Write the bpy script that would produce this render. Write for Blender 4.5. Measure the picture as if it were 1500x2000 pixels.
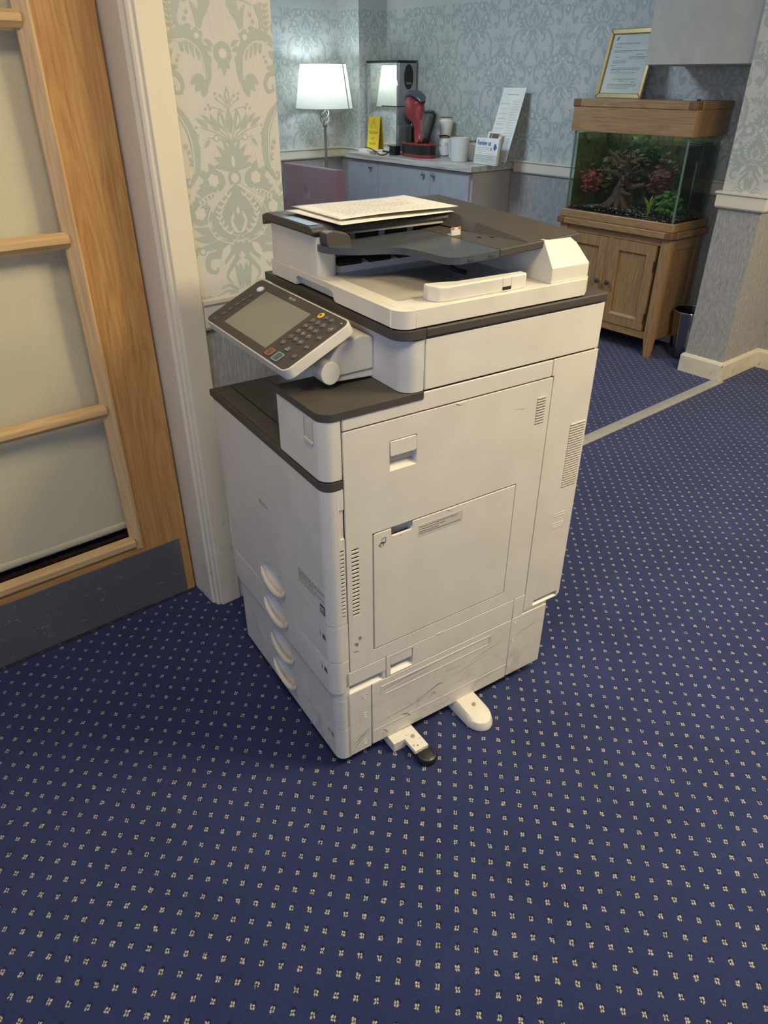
import bpy, bmesh, math, random
from math import pi, sin, cos, radians
from mathutils import Vector, Matrix
from mathutils.geometry import tessellate_polygon
random.seed(7)
for o in list(bpy.data.objects): bpy.data.objects.remove(o)
S = bpy.context.scene
COL = S.collection

# ------------------------------------------------------------------ camera
def make_camera():
    pitch, roll, yaw = 0.548859, 0.00157, 0.688408
    f = Vector((sin(yaw)*cos(pitch), cos(yaw)*cos(pitch), -sin(pitch)))
    r = Vector((cos(yaw), -sin(yaw), 0)); u = r.cross(f)
    r2 = cos(roll)*r + sin(roll)*u; u2 = -sin(roll)*r + cos(roll)*u
    cam = bpy.data.cameras.new('camera'); co = bpy.data.objects.new('camera', cam); COL.objects.link(co)
    m = Matrix.Identity(4)
    for i in range(3):
        m[i][0] = r2[i]; m[i][1] = u2[i]; m[i][2] = -f[i]
    m[0][3], m[1][3], m[2][3] = 0, 0, 1.42
    co.matrix_world = m
    cam.sensor_fit = 'VERTICAL'; cam.sensor_height = 36; cam.sensor_width = 27
    cam.lens = 1387.28/2000*36; cam.clip_start = .02
    S.camera = co
make_camera()

# ------------------------------------------------------------------ world, daylight, exposure
W = bpy.data.worlds.new('world'); S.world = W; W.use_nodes = True
W.node_tree.nodes['Background'].inputs[0].default_value = (.55, .7, 1, 1)
W.node_tree.nodes['Background'].inputs[1].default_value = .6
def area(name, loc, target, sx, sy, power, color, spread=pi):
    l = bpy.data.lights.new(name, 'AREA'); l.shape = 'RECTANGLE'; l.size = sx; l.size_y = sy
    l.energy = power; l.color = color; l.spread = spread
    o = bpy.data.objects.new(name, l); COL.objects.link(o); o.location = loc
    o.rotation_euler = (Vector(target)-Vector(loc)).to_track_quat('-Z', 'Y').to_euler()
    return o
WARM = (1, .82, .52); COOL = (.66, .84, 1.0)
# daylight entering through the window in the left wall of the hall
area('window_daylight', (-2.60, -.9, 1.55), (1, -.2, .7), 1.9, 1.25, 44, (.42, .58, 1.0))
S.view_settings.view_transform = 'Standard'; S.view_settings.look = 'None'
S.view_settings.exposure = -0.17; S.view_settings.gamma = 1; S.view_settings.use_curve_mapping = False

# ------------------------------------------------------------------ material helpers
class NT:
    def __init__(s, name):
        s.m = bpy.data.materials.new(name); s.m.use_nodes = True
        s.t = s.m.node_tree; s.n = s.t.nodes; s.b = s.n['Principled BSDF']; s._tc = None
    def node(s, typ, **kw):
        n = s.n.new(typ)
        for k, v in kw.items(): setattr(n, k, v)
        return n
    def put(s, sock, v):
        if isinstance(v, bpy.types.NodeSocket): s.t.links.new(v, sock)
        else:
            try: sock.default_value = v
            except Exception: sock.default_value = (*v, 1)
    def math(s, op, a, b=0, c=0, clamp=False):
        n = s.node('ShaderNodeMath', operation=op, use_clamp=clamp)
        s.put(n.inputs[0], a); s.put(n.inputs[1], b); s.put(n.inputs[2], c); return n.outputs[0]
    def vmath(s, op, a, b=(0, 0, 0)):
        n = s.node('ShaderNodeVectorMath', operation=op)
        s.put(n.inputs[0], a); s.put(n.inputs[1], b); return n.outputs[0]
    def coord(s, which='Object'):
        if s._tc is None: s._tc = s.node('ShaderNodeTexCoord')
        return s._tc.outputs[which]
    def pos(s): return s.node('ShaderNodeNewGeometry').outputs['Position']
    def sep(s, v):
        n = s.node('ShaderNodeSeparateXYZ'); s.put(n.inputs[0], v); return n.outputs
    def comb(s, x, y, z):
        n = s.node('ShaderNodeCombineXYZ')
        for i, v in enumerate((x, y, z)): s.put(n.inputs[i], v)
        return n.outputs[0]
    def noise(s, vec, scale, detail=3, rough=.5, dist=0):
        n = s.node('ShaderNodeTexNoise'); s.put(n.inputs['Vector'], vec)
        n.inputs['Scale'].default_value = scale; n.inputs['Detail'].default_value = detail
        n.inputs['Roughness'].default_value = rough; n.inputs['Distortion'].default_value = dist
        return n.outputs[0]
    def ramp(s, fac, stops, interp='LINEAR'):
        n = s.node('ShaderNodeValToRGB'); s.put(n.inputs[0], fac); r = n.color_ramp; r.interpolation = interp
        while len(r.elements) < len(stops): r.elements.new(.5)
        for e, (p, c) in zip(r.elements, stops): e.position = p; e.color = (*c, 1) if len(c) == 3 else c
        return n.outputs[0]
    def mix(s, f, a, b, mode='MIX'):
        n = s.node('ShaderNodeMix', data_type='RGBA', blend_type=mode)
        s.put(n.inputs[0], f); s.put(n.inputs[6], a); s.put(n.inputs[7], b); return n.outputs[2]
    def bump(s, h, strength=.3, dist=.002):
        n = s.node('ShaderNodeBump'); n.inputs['Strength'].default_value = strength
        n.inputs['Distance'].default_value = dist; s.put(n.inputs['Height'], h)
        s.t.links.new(n.outputs[0], s.b.inputs['Normal'])
    def scale(s, v, sc): return s.vmath('MULTIPLY', v, sc)
    def set(s, **kw):
        for k, v in kw.items(): s.put(s.b.inputs[k.replace('_', ' ')], v)
        return s
CACHE = {}
def plain(name, col, rough=.5, metal=0, spec=.5, **kw):
    if name in CACHE: return CACHE[name]
    t = NT(name); t.set(Roughness=rough, Metallic=metal); t.b.inputs['Specular IOR Level'].default_value = spec
    n = t.noise(t.coord(), 14, 3)
    c2 = tuple(min(1, x*1.05) for x in col); c1 = tuple(x*.95 for x in col)
    t.set(Base_Color=t.ramp(n, [(.35, c1), (.65, c2)]))
    for k, v in kw.items(): t.put(t.b.inputs[k.replace('_', ' ')], v)
    CACHE[name] = t.m; return t.m

def m_carpet():
    t = NT('carpet'); p = t.pos(); x, y, z = t.sep(p)
    n1 = t.noise(p, 900, 2, .6); n2 = t.noise(p, 3.5, 4, .6); n3 = t.noise(p, 380, 3, .7)
    jx = t.math('MULTIPLY', t.math('SUBTRACT', t.noise(p, 170, 1), .5), .0068)
    jy = t.math('MULTIPLY', t.math('SUBTRACT', t.noise(t.vmath('ADD', p, (7.3, 3.1, 0)), 170, 1), .5), .0068)
    X = t.math('ADD', t.math('SUBTRACT', x, .544), jx); Y = t.math('ADD', t.math('SUBTRACT', y, .922), jy)
    PX, PY = .0507, .0532
    def lattice(off):
        fx = t.math('ADD', t.math('DIVIDE', X, PX), off); fy = t.math('ADD', t.math('DIVIDE', Y, PY), off)
        dx = t.math('MULTIPLY', t.math('SUBTRACT', t.math('FRACT', t.math('ADD', fx, 100.5)), .5), PX)
        dy = t.math('MULTIPLY', t.math('SUBTRACT', t.math('FRACT', t.math('ADD', fy, 100.5)), .5), PY)
        pp = t.math('MULTIPLY', t.math('SUBTRACT', dx, dy), .7071); qq = t.math('MULTIPLY', t.math('ADD', dx, dy), .7071)
        a = t.math('SUBTRACT', t.math('ABSOLUTE', pp), .0023); b = t.math('SUBTRACT', t.math('ABSOLUTE', qq), .0028)
        d = t.math('SQRT', t.math('ADD', t.math('MULTIPLY', a, a), t.math('MULTIPLY', t.math('MULTIPLY', b, b), .5)))
        dd = t.math('SQRT', t.math('ADD', t.math('POWER', t.math('SUBTRACT', pp, .0012), 2), t.math('POWER', t.math('SUBTRACT', qq, .0038), 2)))
        return d, dd
    d1, e1 = lattice(0); d2, e2 = lattice(.5)
    d = t.math('MINIMUM', d1, d2); e = t.math('MINIMUM', e1, e2)
    tuft = t.math('SUBTRACT', 1, t.math('DIVIDE', t.math('SUBTRACT', d, .0011), .0011), clamp=True)
    dark = t.math('SUBTRACT', 1, t.math('DIVIDE', t.math('SUBTRACT', e, .0045), .002), clamp=True)
    base = t.ramp(t.math('ADD', t.math('MULTIPLY', n1, .40), t.math('ADD', t.math('MULTIPLY', n3, .42), t.math('MULTIPLY', n2, .18))),
                  [(.30, (.006, .010, .036)), (.5, (.019, .029, .100)), (.70, (.046, .063, .185))])
    c = t.mix(t.math('MULTIPLY', dark, .85), base, (.008, .009, .018))
    c = t.mix(tuft, c, t.ramp(n1, [(.3, (.30, .285, .24)), (.7, (.56, .54, .47))]))
    t.set(Base_Color=c, Roughness=.95); t.b.inputs['Specular IOR Level'].default_value = .1
    t.b.inputs['Sheen Weight'].default_value = .25
    t.b.inputs['Sheen Tint'].default_value = (.6, .65, .9, 1)
    t.bump(t.math('ADD', n1, t.math('MULTIPLY', tuft, .5)), .55, .003); return t.m

GROUND = (.565, .56, .525); MOTIF = (.385, .432, .408)
def wall_upper(t, p):
    x, y, z = t.sep(p)
    st = t.noise(t.comb(t.math('MULTIPLY', x, 420), t.math('MULTIPLY', y, 420), t.math('MULTIPLY', z, 14)), 1, 3, .6)
    return t.ramp(st, [(.3, tuple(c*.94 for c in GROUND)), (.7, tuple(c*1.04 for c in GROUND))]), st
def m_wall():
    t = NT('wallpaper'); p = t.pos(); x, y, z = t.sep(p)
    up, st = wall_upper(t, p)
    lo1 = t.noise(t.comb(t.math('MULTIPLY', x, 230), t.math('MULTIPLY', y, 230), t.math('MULTIPLY', z, 13)), 1, 4, .75)
    lo2 = t.noise(p, 40, 3, .6)
    lo = t.ramp(t.math('ADD', t.math('MULTIPLY', lo1, .75), t.math('MULTIPLY', lo2, .25)), [(.36, (.24, .24, .245)), (.52, (.37, .365, .355)), (.66, (.52, .51, .485))])
    k = t.math('GREATER_THAN', z, .90)
    t.set(Base_Color=t.mix(k, lo, up), Roughness=.6); t.b.inputs['Specular IOR Level'].default_value = .3
    t.bump(t.math('ADD', t.math('MULTIPLY', st, k), t.math('MULTIPLY', lo1, t.math('SUBTRACT', 1, k))), .25, .001); return t.m
def m_motif(name, col, rough):
    t = NT(name); p = t.pos(); x, y, z = t.sep(p)
    st = t.noise(t.comb(t.math('MULTIPLY', x, 420), t.math('MULTIPLY', y, 420), t.math('MULTIPLY', z, 420)), 1, 2)
    t.set(Base_Color=t.ramp(st, [(.3, tuple(c*.95 for c in col)), (.7, tuple(c*1.05 for c in col))]), Roughness=rough); return t.m
def m_wood(name, axis, c0, c1, c2, rough=.45, sc=1):
    if name in CACHE: return CACHE[name]
    t = NT(name); o = t.coord()
    s = [9*sc, 9*sc, 9*sc]; s[axis] = .9*sc
    v = t.scale(o, tuple(s))
    big = t.noise(v, 1.1, 3, .55, .9)
    w = t.math('FRACT', t.math('MULTIPLY', big, 13))
    ring = t.math('ABSOLUTE', t.math('SUBTRACT', w, .5))
    s2 = [160, 160, 160]; s2[axis] = 6
    fine = t.noise(t.scale(o, tuple(s2)), 1, 3, .6)
    f = t.math('ADD', t.math('MULTIPLY', ring, .5), t.math('MULTIPLY', fine, .8))
    t.set(Base_Color=t.ramp(f, [(.2, c0), (.5, c1), (.85, c2)]), Roughness=rough)
    t.bump(fine, .12, .0006); CACHE[name] = t.m; return t.m
OAK = [((.33, .17, .06), (.45, .25, .10), (.54, .33, .15))]
def oak(axis): return m_wood('oak_%d' % axis, axis, (.34, .165, .050), (.48, .255, .085), (.58, .345, .135))
def oakl(axis): return m_wood('pale_oak_%d' % axis, axis, (.46, .29, .13), (.58, .39, .19), (.67, .48, .26))
def oakb(axis): return m_wood('brown_oak_%d' % axis, axis, (.22, .125, .055), (.33, .20, .095), (.42, .27, .14), .4)
def m_plastic():
    t = NT('copier_plastic'); o = t.coord(); x, y, z = t.sep(o)
    n = t.noise(o, 9, 4, .6); f = t.noise(o, 900, 1)
    base = t.ramp(n, [(.3, (.60, .575, .51)), (.7, (.665, .64, .575))])
    # scuffs: thin slanting rubbed lines and grey smudges kept to the kicked lower part of the machine
    sv = t.comb(t.math('ADD', t.math('MULTIPLY', x, 7), t.math('MULTIPLY', z, -9)), t.math('MULTIPLY', y, 7), t.math('MULTIPLY', z, 120))
    sc = t.ramp(t.noise(sv, 1, 4, .7), [(.60, (0, 0, 0)), (.72, (1, 1, 1))])
    sm = t.ramp(t.noise(o, 16, 5, .75), [(.52, (0, 0, 0)), (.72, (1, 1, 1))])
    low = t.math('SUBTRACT', 1, t.math('DIVIDE', t.math('SUBTRACT', z, .05), .16), clamp=True)
    k = t.math('MULTIPLY', low, t.math('MAXIMUM', t.math('MULTIPLY', sc, .45), t.math('MULTIPLY', sm, .6)), clamp=True)
    spot = t.ramp(t.noise(o, 75, 2, .5), [(.74, (0, 0, 0)), (.80, (1, 1, 1))])
    k = t.math('MAXIMUM', k, t.math('MULTIPLY', spot, .25))
    t.set(Base_Color=t.mix(k, base, (.17, .155, .13)), Roughness=.42); t.b.inputs['Specular IOR Level'].default_value = .45
    t.bump(f, .06, .0004); return t.m
def m_thin_glass(name, tint, gloss=.08, rough=.02):
    t = NT(name); out = t.n['Material Output']; t.n.remove(t.b)
    tr = t.node('ShaderNodeBsdfTransparent'); tr.inputs[0].default_value = (*tint, 1)
    gl = t.node('ShaderNodeBsdfGlossy'); gl.inputs['Roughness'].default_value = rough
    fr = t.node('ShaderNodeLayerWeight'); fr.inputs[0].default_value = .5
    k = t.math('ADD', t.math('MULTIPLY', t.math('POWER', fr.outputs['Facing'], 3), .5), gloss, clamp=True)
    mx = t.node('ShaderNodeMixShader'); t.put(mx.inputs[0], k)
    t.t.links.new(tr.outputs[0], mx.inputs[1]); t.t.links.new(gl.outputs[0], mx.inputs[2]); t.t.links.new(mx.outputs[0], out.inputs[0])
    return t.m
def m_emit(name, col, st):
    t = NT(name); t.set(Base_Color=col); t.b.inputs['Emission Color'].default_value = (*col, 1)
    t.b.inputs['Emission Strength'].default_value = st; return t.m
def m_painted(name, col, chips=False):
    t = NT(name); p = t.pos(); x, y, z = t.sep(p); n = t.noise(p, 5, 4)
    c = t.ramp(n, [(.3, tuple(q*.96 for q in col)), (.7, tuple(min(1, q*1.03) for q in col))])
    if chips:
        ch = t.ramp(t.noise(t.scale(p, (60, 60, 22)), 1, 4, .7), [(.63, (0, 0, 0)), (.67, (1, 1, 1))])
        low = t.math('SUBTRACT', 1, t.math('DIVIDE', z, .45), clamp=True)
        gr = t.ramp(t.noise(p, 9, 4, .7), [(.45, (0, 0, 0)), (.8, (1, 1, 1))])
        c = t.mix(t.math('MULTIPLY', t.math('MULTIPLY', gr, low), .35), c, (.30, .27, .21))
        c = t.mix(t.math('MULTIPLY', ch, low), c, (.16, .12, .08))
    t.set(Base_Color=c, Roughness=.38); return t.m

CARPET = m_carpet(); WALL = m_wall()
MOT = m_motif('damask_motif', MOTIF, .45); MOTL = m_motif('damask_light', tuple(c*1.04 for c in GROUND), .5)
CREAM = m_painted('cream_gloss_paint', (.74, .69, .56)); CREAMC = m_painted('chipped_cream_paint', (.74, .68, .54), True)
PLAS = m_plastic()
PLASF = plain('copier_plastic_clean', (.63, .605, .54), .4)
PLASB = plain('scanner_plastic', (.66, .635, .56), .38)
DARK = plain('dark_grey_plastic', (.062, .055, .049), .55, spec=.35)
DARKG = plain('dark_gloss_plastic', (.066, .078, .095), .22)
GAP = plain('gap_black', (.012, .011, .010), .8)
BLACK = plain('black_plastic', (.012, .012, .013), .35)
INK = plain('print_ink', (.05, .05, .055), .6)
INKG = plain('grey_ink', (.26, .25, .24), .6)
STEEL = plain('brushed_steel', (.55, .55, .56), .28, 1)
CHROME = plain('chrome', (.8, .8, .8), .08, 1)
PAPER = plain('white_paper', (.80, .77, .70), .7)
WHITE = plain('white_ceramic', (.78, .76, .72), .3)
GREYCAB = plain('grey_cabinet_paint', (.36, .38, .42), .45)
GREYEND = plain('grey_cabinet_end', (.40, .39, .385), .5)

# ------------------------------------------------------------------ mesh helpers
class MB:
    def __init__(s): s.v = []; s.f = []
    def add(s, vs, fs):
        k = len(s.v); s.v += [tuple(p) for p in vs]; s.f += [tuple(i+k for i in f) for f in fs]; return s
    def box(s, x0, x1, y0, y1, z0, z1):
        v = [(x, y, z) for x in (x0, x1) for y in (y0, y1) for z in (z0, z1)]
        return s.add(v, [(0, 1, 3, 2), (4, 6, 7, 5), (0, 4, 5, 1), (2, 3, 7, 6), (0, 2, 6, 4), (1, 5, 7, 3)])
    def prism(s, outer, fn, d0, d1, holes=()):
        loops = [list(outer)] + [list(h) for h in holes]
        flat = [p for l in loops for p in l]; n = len(flat)
        tri = tessellate_polygon([[Vector((a, b, 0)) for a, b in l] for l in loops]) if (holes or len(outer) > 4) else [(0, 1, 2, 3)] if len(outer) == 4 else [(0, 1, 2)]
        vs = [fn(a, b, d0) for a, b in flat] + [fn(a, b, d1) for a, b in flat]
        fs = [tuple(t) for t in tri] + [tuple(i+n for i in reversed(t)) for t in tri]
        k = 0
        for l in loops:
            m = len(l)
            for i in range(m):
                j = (i+1) % m; fs.append((k+i, k+j, n+k+j, n+k+i))
            k += m
        return s.add(vs, fs)
    def tube(s, pts, r, seg=8, caps=True, closed=False):
        pts = [Vector(p) for p in pts]; n = len(pts); rr = r if isinstance(r, (list, tuple)) else [r]*n
        vs = []; up = None
        for i, p in enumerate(pts):
            if closed: t = pts[(i+1) % n]-pts[i-1]
            else: t = pts[min(i+1, n-1)]-pts[max(i-1, 0)]
            t.normalize()
            if up is None: up = Vector((0, 0, 1)) if abs(t.z) < .9 else Vector((1, 0, 0))
            a = t.cross(up)
            if a.length < 1e-5: a = t.orthogonal()
            a.normalize(); b = a.cross(t); up = b
            vs += [p+rr[i]*(cos(2*pi*k/seg)*a+sin(2*pi*k/seg)*b) for k in range(seg)]
        fs = []
        for i in range(n if closed else n-1):
            for k in range(seg):
                j = (i+1) % n; fs.append((i*seg+k, i*seg+(k+1) % seg, j*seg+(k+1) % seg, j*seg+k))
        if caps and not closed: fs += [tuple(range(seg))[::-1], tuple(range((n-1)*seg, n*seg))]
        return s.add(vs, fs)
    def lathe(s, prof, seg=20, c=(0, 0, 0), fn=None, cap=True):
        fn = fn or (lambda x, y, z: (c[0]+x, c[1]+y, c[2]+z))
        vs = [fn(r*cos(2*pi*k/seg), r*sin(2*pi*k/seg), z) for r, z in prof for k in range(seg)]
        fs = [(i*seg+k, i*seg+(k+1) % seg, (i+1)*seg+(k+1) % seg, (i+1)*seg+k) for i in range(len(prof)-1) for k in range(seg)]
        if cap: fs += [tuple(range(seg))[::-1], tuple(range((len(prof)-1)*seg, len(prof)*seg))]
        return s.add(vs, fs)
    def grid(s, fn, nu, nv):
        vs = [fn(i/nu, j/nv) for i in range(nu+1) for j in range(nv+1)]
        return s.add(vs, [(i*(nv+1)+j, (i+1)*(nv+1)+j, (i+1)*(nv+1)+j+1, i*(nv+1)+j+1) for i in range(nu) for j in range(nv)])
    def build(s, name, mat, parent=None, bevel=0, smooth=35, seg=2, recalc=True):
        me = bpy.data.meshes.new(name); me.from_pydata(s.v, [], s.f)
        if recalc:
            b = bmesh.new(); b.from_mesh(me); bmesh.ops.remove_doubles(b, verts=b.verts, dist=1e-6)
            bmesh.ops.recalc_face_normals(b, faces=b.faces); b.to_mesh(me); b.free()
        me.materials.append(mat)
        if smooth:
            for p in me.polygons: p.use_smooth = True
            me.set_sharp_from_angle(angle=radians(smooth))
        o = bpy.data.objects.new(name, me); COL.objects.link(o)
        if parent: o.parent = parent
        if bevel:
            m = o.modifiers.new('bevel', 'BEVEL'); m.width = bevel; m.segments = seg; m.limit_method = 'ANGLE'; m.angle_limit = radians(40)
            m.harden_normals = False
        return o
def tag(o, label, cat, group=None):
    o['label'] = label; o['category'] = cat
    if group: o['group'] = group
    return o
def struct(o, label=None, cat=None):
    o['kind'] = 'structure'
    if label: o['label'] = label
    if cat: o['category'] = cat
    return o
def thing(name, label, cat, loc=(0, 0, 0), rz=0, group=None):
    o = bpy.data.objects.new(name, None); o.empty_display_size = .05; COL.objects.link(o)
    o.location = loc; o.rotation_euler = (0, 0, rz); return tag(o, label, cat, group)
def arc(cx, cy, r, a0, a1, n=6):
    return [(cx+r*cos(radians(a0+(a1-a0)*i/n)), cy+r*sin(radians(a0+(a1-a0)*i/n))) for i in range(n+1)]
def rrect(x0, x1, y0, y1, r, n=4):
    rs = r if isinstance(r, (list, tuple)) else (r,)*4   # order: lower-left, lower-right, upper-right, upper-left
    out = []
    for (cx, cy, a), q in zip(((x0, y0, 180), (x1, y0, 270), (x1, y1, 0), (x0, y1, 90)), rs):
        if q <= 0: out.append((cx, cy)); continue
        sx = 1 if cx == x0 else -1; sy = 1 if cy == y0 else -1
        out += arc(cx+sx*q, cy+sy*q, q, a, a+90, n)
    return out
def ell(cx, cy, rx, ry, n=20): return [(cx+rx*cos(2*pi*i/n), cy+ry*sin(2*pi*i/n)) for i in range(n)]
def rect(x0, x1, y0, y1): return [(x0, y0), (x1, y0), (x1, y1), (x0, y1)]
def catmull(P, n=6):
    P = [Vector(p) for p in P]; Q = [P[0]*2-P[1]]+P+[P[-1]*2-P[-2]]; out = []
    for i in range(1, len(Q)-2):
        a, b, c, d = Q[i-1:i+3]
        for k in range(n):
            t = k/n; out.append(.5*((2*b)+(c-a)*t+(2*a-5*b+4*c-d)*t*t+(3*b-3*c+d-a)*t**3))
    return out+[Q[-2]]
TXT = {}
def text(mb, s, size, fn, align='CENTER', xs=1.0, bold=0):
    """flat lettering: glyph outlines mapped onto a surface by fn(a, b, d)"""
    cu = bpy.data.curves.new('lettering', 'FONT'); cu.body = s; cu.size = size; cu.align_x = align; cu.align_y = 'CENTER'
    cu.resolution_u = 3; cu.offset = bold
    o = bpy.data.objects.new('lettering', cu); me = o.to_mesh()
    mb.add([fn(v.co.x*xs, v.co.y, 0) for v in me.vertices], [tuple(p.vertices) for p in me.polygons])
    o.to_mesh_clear(); bpy.data.objects.remove(o); bpy.data.curves.remove(cu)
def dashes(mb, fn, x0, x1, y, h, seed=0, word=.012, gap=.25):
    """a line of print too small to read"""
    r = random.Random(seed); x = x0
    while x < x1:
        w = word*r.uniform(.4, 1.5); e = min(x+w, x1)
        mb.add([fn(x, y, 0), fn(e, y, 0), fn(e, y+h, 0), fn(x, y+h, 0)], [(0, 1, 2, 3)]); x = e+word*gap
XY = lambda a, b, d: (a, b, d)          # plan outline, extruded up
SX = lambda a, b, d: (a, d, b)          # outline in x/z, extruded along y
SY = lambda a, b, d: (d, a, b)          # outline in y/z, extruded along x

# ================================================================== THE SETTING
CEIL = 2.5
struct(MB().box(-2.8, 4.3, -2.7, 5.42, -.05, 0).build('floor', CARPET, smooth=0), 'dark blue carpet woven with rows of small beige four-tuft motifs', 'carpet')
struct(MB().box(-2.8, 4.3, -2.7, 5.42, CEIL, CEIL+.1).build('ceiling', plain('ceiling_white', (.75, .73, .68), .8), smooth=0))
wl = struct(MB().box(-2.7, -.24, 1.70, 1.92, 0, CEIL).box(.735, 1.06, 1.70, 1.92, 0, CEIL).box(-.24, .735, 1.70, 1.92, 2.08, CEIL).build('wall_left', WALL, smooth=0),
            'narrow papered wall between the white door casing and the opening', 'wall')
struct(MB().box(1.06, 3.774, 1.70, 1.92, 2.2, CEIL).build('wall_header', WALL, smooth=0))
wp = struct(MB().box(3.774, 4.17, 1.70, 1.92, 0, CEIL).build('wall_pillar', WALL, smooth=0), 'papered wall stub with cream dado and skirting beside the opening', 'wall')
wr = struct(MB().box(4.17, 4.3, -2.7, 5.42, 0, CEIL).build('wall_right', WALL, smooth=0))
wc = struct(MB().box(3.9, 4.17, 5.045, 5.3, 0, CEIL).build('wall_corner', WALL, smooth=0))
wb = struct(MB().box(.9, 4.17, 5.3, 5.42, 0, CEIL).build('wall_back', WALL, smooth=0))
struct(MB().box(.9, 1.0, 1.92, 5.3, 0, CEIL).build('wall_partition', WALL, smooth=0))
struct(MB().box(-2.7, .9, 2.9, 3.0, 0, CEIL).build('wall_lobby', WALL, smooth=0))
struct(MB().box(-2.8, 4.17, -2.7, -2.6, 0, CEIL).build('wall_rear', WALL, smooth=0))
struct(MB().box(-2.8, -2.7, -2.6, 2.9, 0, .9).box(-2.8, -2.7, -2.6, 2.9, 2.2, CEIL).box(-2.8, -2.7, -2.6, -1.9, .9, 2.2).box(-2.8, -2.7, .1, 2.9, .9, 2.2).build('wall_hall', WALL, smooth=0))
wn = struct(MB().prism(rect(-1.9, .1, .9, 2.2), SY, -2.77, -2.72, [rect(-1.84, -.93, .96, 2.14), rect(-.87, .04, .96, 2.14)]).build('window_1', CREAM, smooth=0))
for y0, y1 in ((-1.84, -.93), (-.87, .04)):
    MB().box(-2.75, -2.745, y0, y1, .96, 2.14).build('pane', m_thin_glass('window_glass', (.95, .97, 1)), wn, smooth=0)

# ---- skirting boards and dado rails
SK = [(0, 0), (.016, 0), (.016, .088), (.010, .100), (0, .103)]
DR = [(0, .862), (.012, .862), (.017, .870), (.017, .922), (.024, .929), (.024, .938), (0, .938)]
def moulding(name, prof, pts):
    """sweep a moulding profile along a wall line; pts = plan corners, profile offset to the left of travel"""
    mb = MB(); P = [Vector(p) for p in pts]; n = len(P); nor = []
    for i in range(n):
        ds = []
        if i > 0: ds.append((P[i]-P[i-1]).normalized())
        if i < n-1: ds.append((P[i+1]-P[i]).normalized())
        ns = [Vector((-d.y, d.x)) for d in ds]
        b = sum(ns, Vector((0, 0)))
        nor.append(b/ (b.dot(ns[0])) if len(ns) == 2 else ns[0])
    m = len(prof)
    vs = [(p.x+q.x*a, p.y+q.y*a, z) for p, q in zip(P, nor) for a, z in prof]
    fs = [(i*m+k, i*m+(k+1) % m, (i+1)*m+(k+1) % m, (i+1)*m+k) for i in range(n-1) for k in range(m)]
    fs += [tuple(range(m)), tuple(range((n-1)*m, n*m))]
    return struct(mb.add(vs, fs).build(name, CREAM if prof is DR else CREAMC, smooth=25))
right_path = [(4.17, -2.6), (4.17, 1.70), (3.774, 1.70), (3.774, 1.92), (4.17, 1.92)]
moulding('baseboard_right', SK, right_path); moulding('trim_1', DR, right_path)
moulding('baseboard_alcove', SK, [(4.17, 1.92), (4.17, 3.64)]); moulding('trim_2', DR, [(4.17, 1.92), (4.17, 3.64)])
moulding('trim_3', DR, [(3.9, 5.07), (3.9, 5.3), (1.0, 5.3)]); moulding('baseboard_back', SK, [(3.9, 5.07), (3.9, 5.3), (1.0, 5.3)])
moulding('trim_4', DR, [(1.06, 1.92), (1.06, 1.70), (.792, 1.70)]); moulding('baseboard_left', SK, [(1.06, 1.92), (1.06, 1.70), (.792, 1.70)])

# ---- threshold strip on the floor across the opening
th = MB().prism([(1.667, 0), (1.667, .003), (1.675, .006), (1.719, .006), (1.727, .003), (1.727, 0)], lambda a, b, d: (d, a, b), 1.06, 3.775).build('trim_5', plain('threshold_metal', (.48, .46, .42), .45, .35))
struct(th, 'flat metal threshold strip across the opening in the carpet', 'threshold strip')
for i in range(10):
    MB().lathe([(.004, 0), (.004, .0008), (.002, .0012)], 8, (1.25+i*.27, 1.697, .006)).build('screw', INKG, th)

# ---- door casing (frame, stop and moulded architrave)
cs = [(.735, 1.92), (.705, 1.92), (.705, 1.865), (.693, 1.865), (.693, 1.852), (.705, 1.852), (.705, 1.712), (.712, 1.704), (.712, 1.694), (.718, 1.688), (.723, 1.688), (.727, 1.680), (.788, 1.680), (.791, 1.684), (.791, 1.70), (.735, 1.70)]
cas = MB().prism(cs, XY, 0, 2.08).prism([(-a+.495, b) for a, b in cs], XY, 0, 2.08)
cas.box(-.3, .791, 1.68, 1.70, 2.06, 2.13).box(-.22, .72, 1.70, 1.92, 2.05, 2.08)
struct(cas.build('trim_6', CREAMC, bevel=.0015), 'chipped cream painted door casing', 'door casing')

# ---- glazed oak door
door = bpy.data.objects.new('door_1', None); COL.objects.link(door); door.location = (0, 0, 0)
struct(door, 'oak glazed door with horizontal bars, blind behind and steel kick plate', 'door')
YF, YB = 1.815, 1.857
bars = [(.222, .258), (.647, .680), (1.078, 1.111), (1.505, 1.538), (1.93, 1.963)]
MB().box(.556, .698, YF, YB, .008, 2.04).build('stile', oak(2), door, bevel=.001)
MB().box(-.205, -.065, YF, YB, .008, 2.04).build('stile', oak(2), door, bevel=.001)
MB().box(-.065, .556, YF+.001, YB, .008, .222).build('bottom_rail', oak(0), door)
MB().box(-.065, .556, YF+.001, YB, 1.93, 2.04).build('top_rail', oak(0), door)
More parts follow.
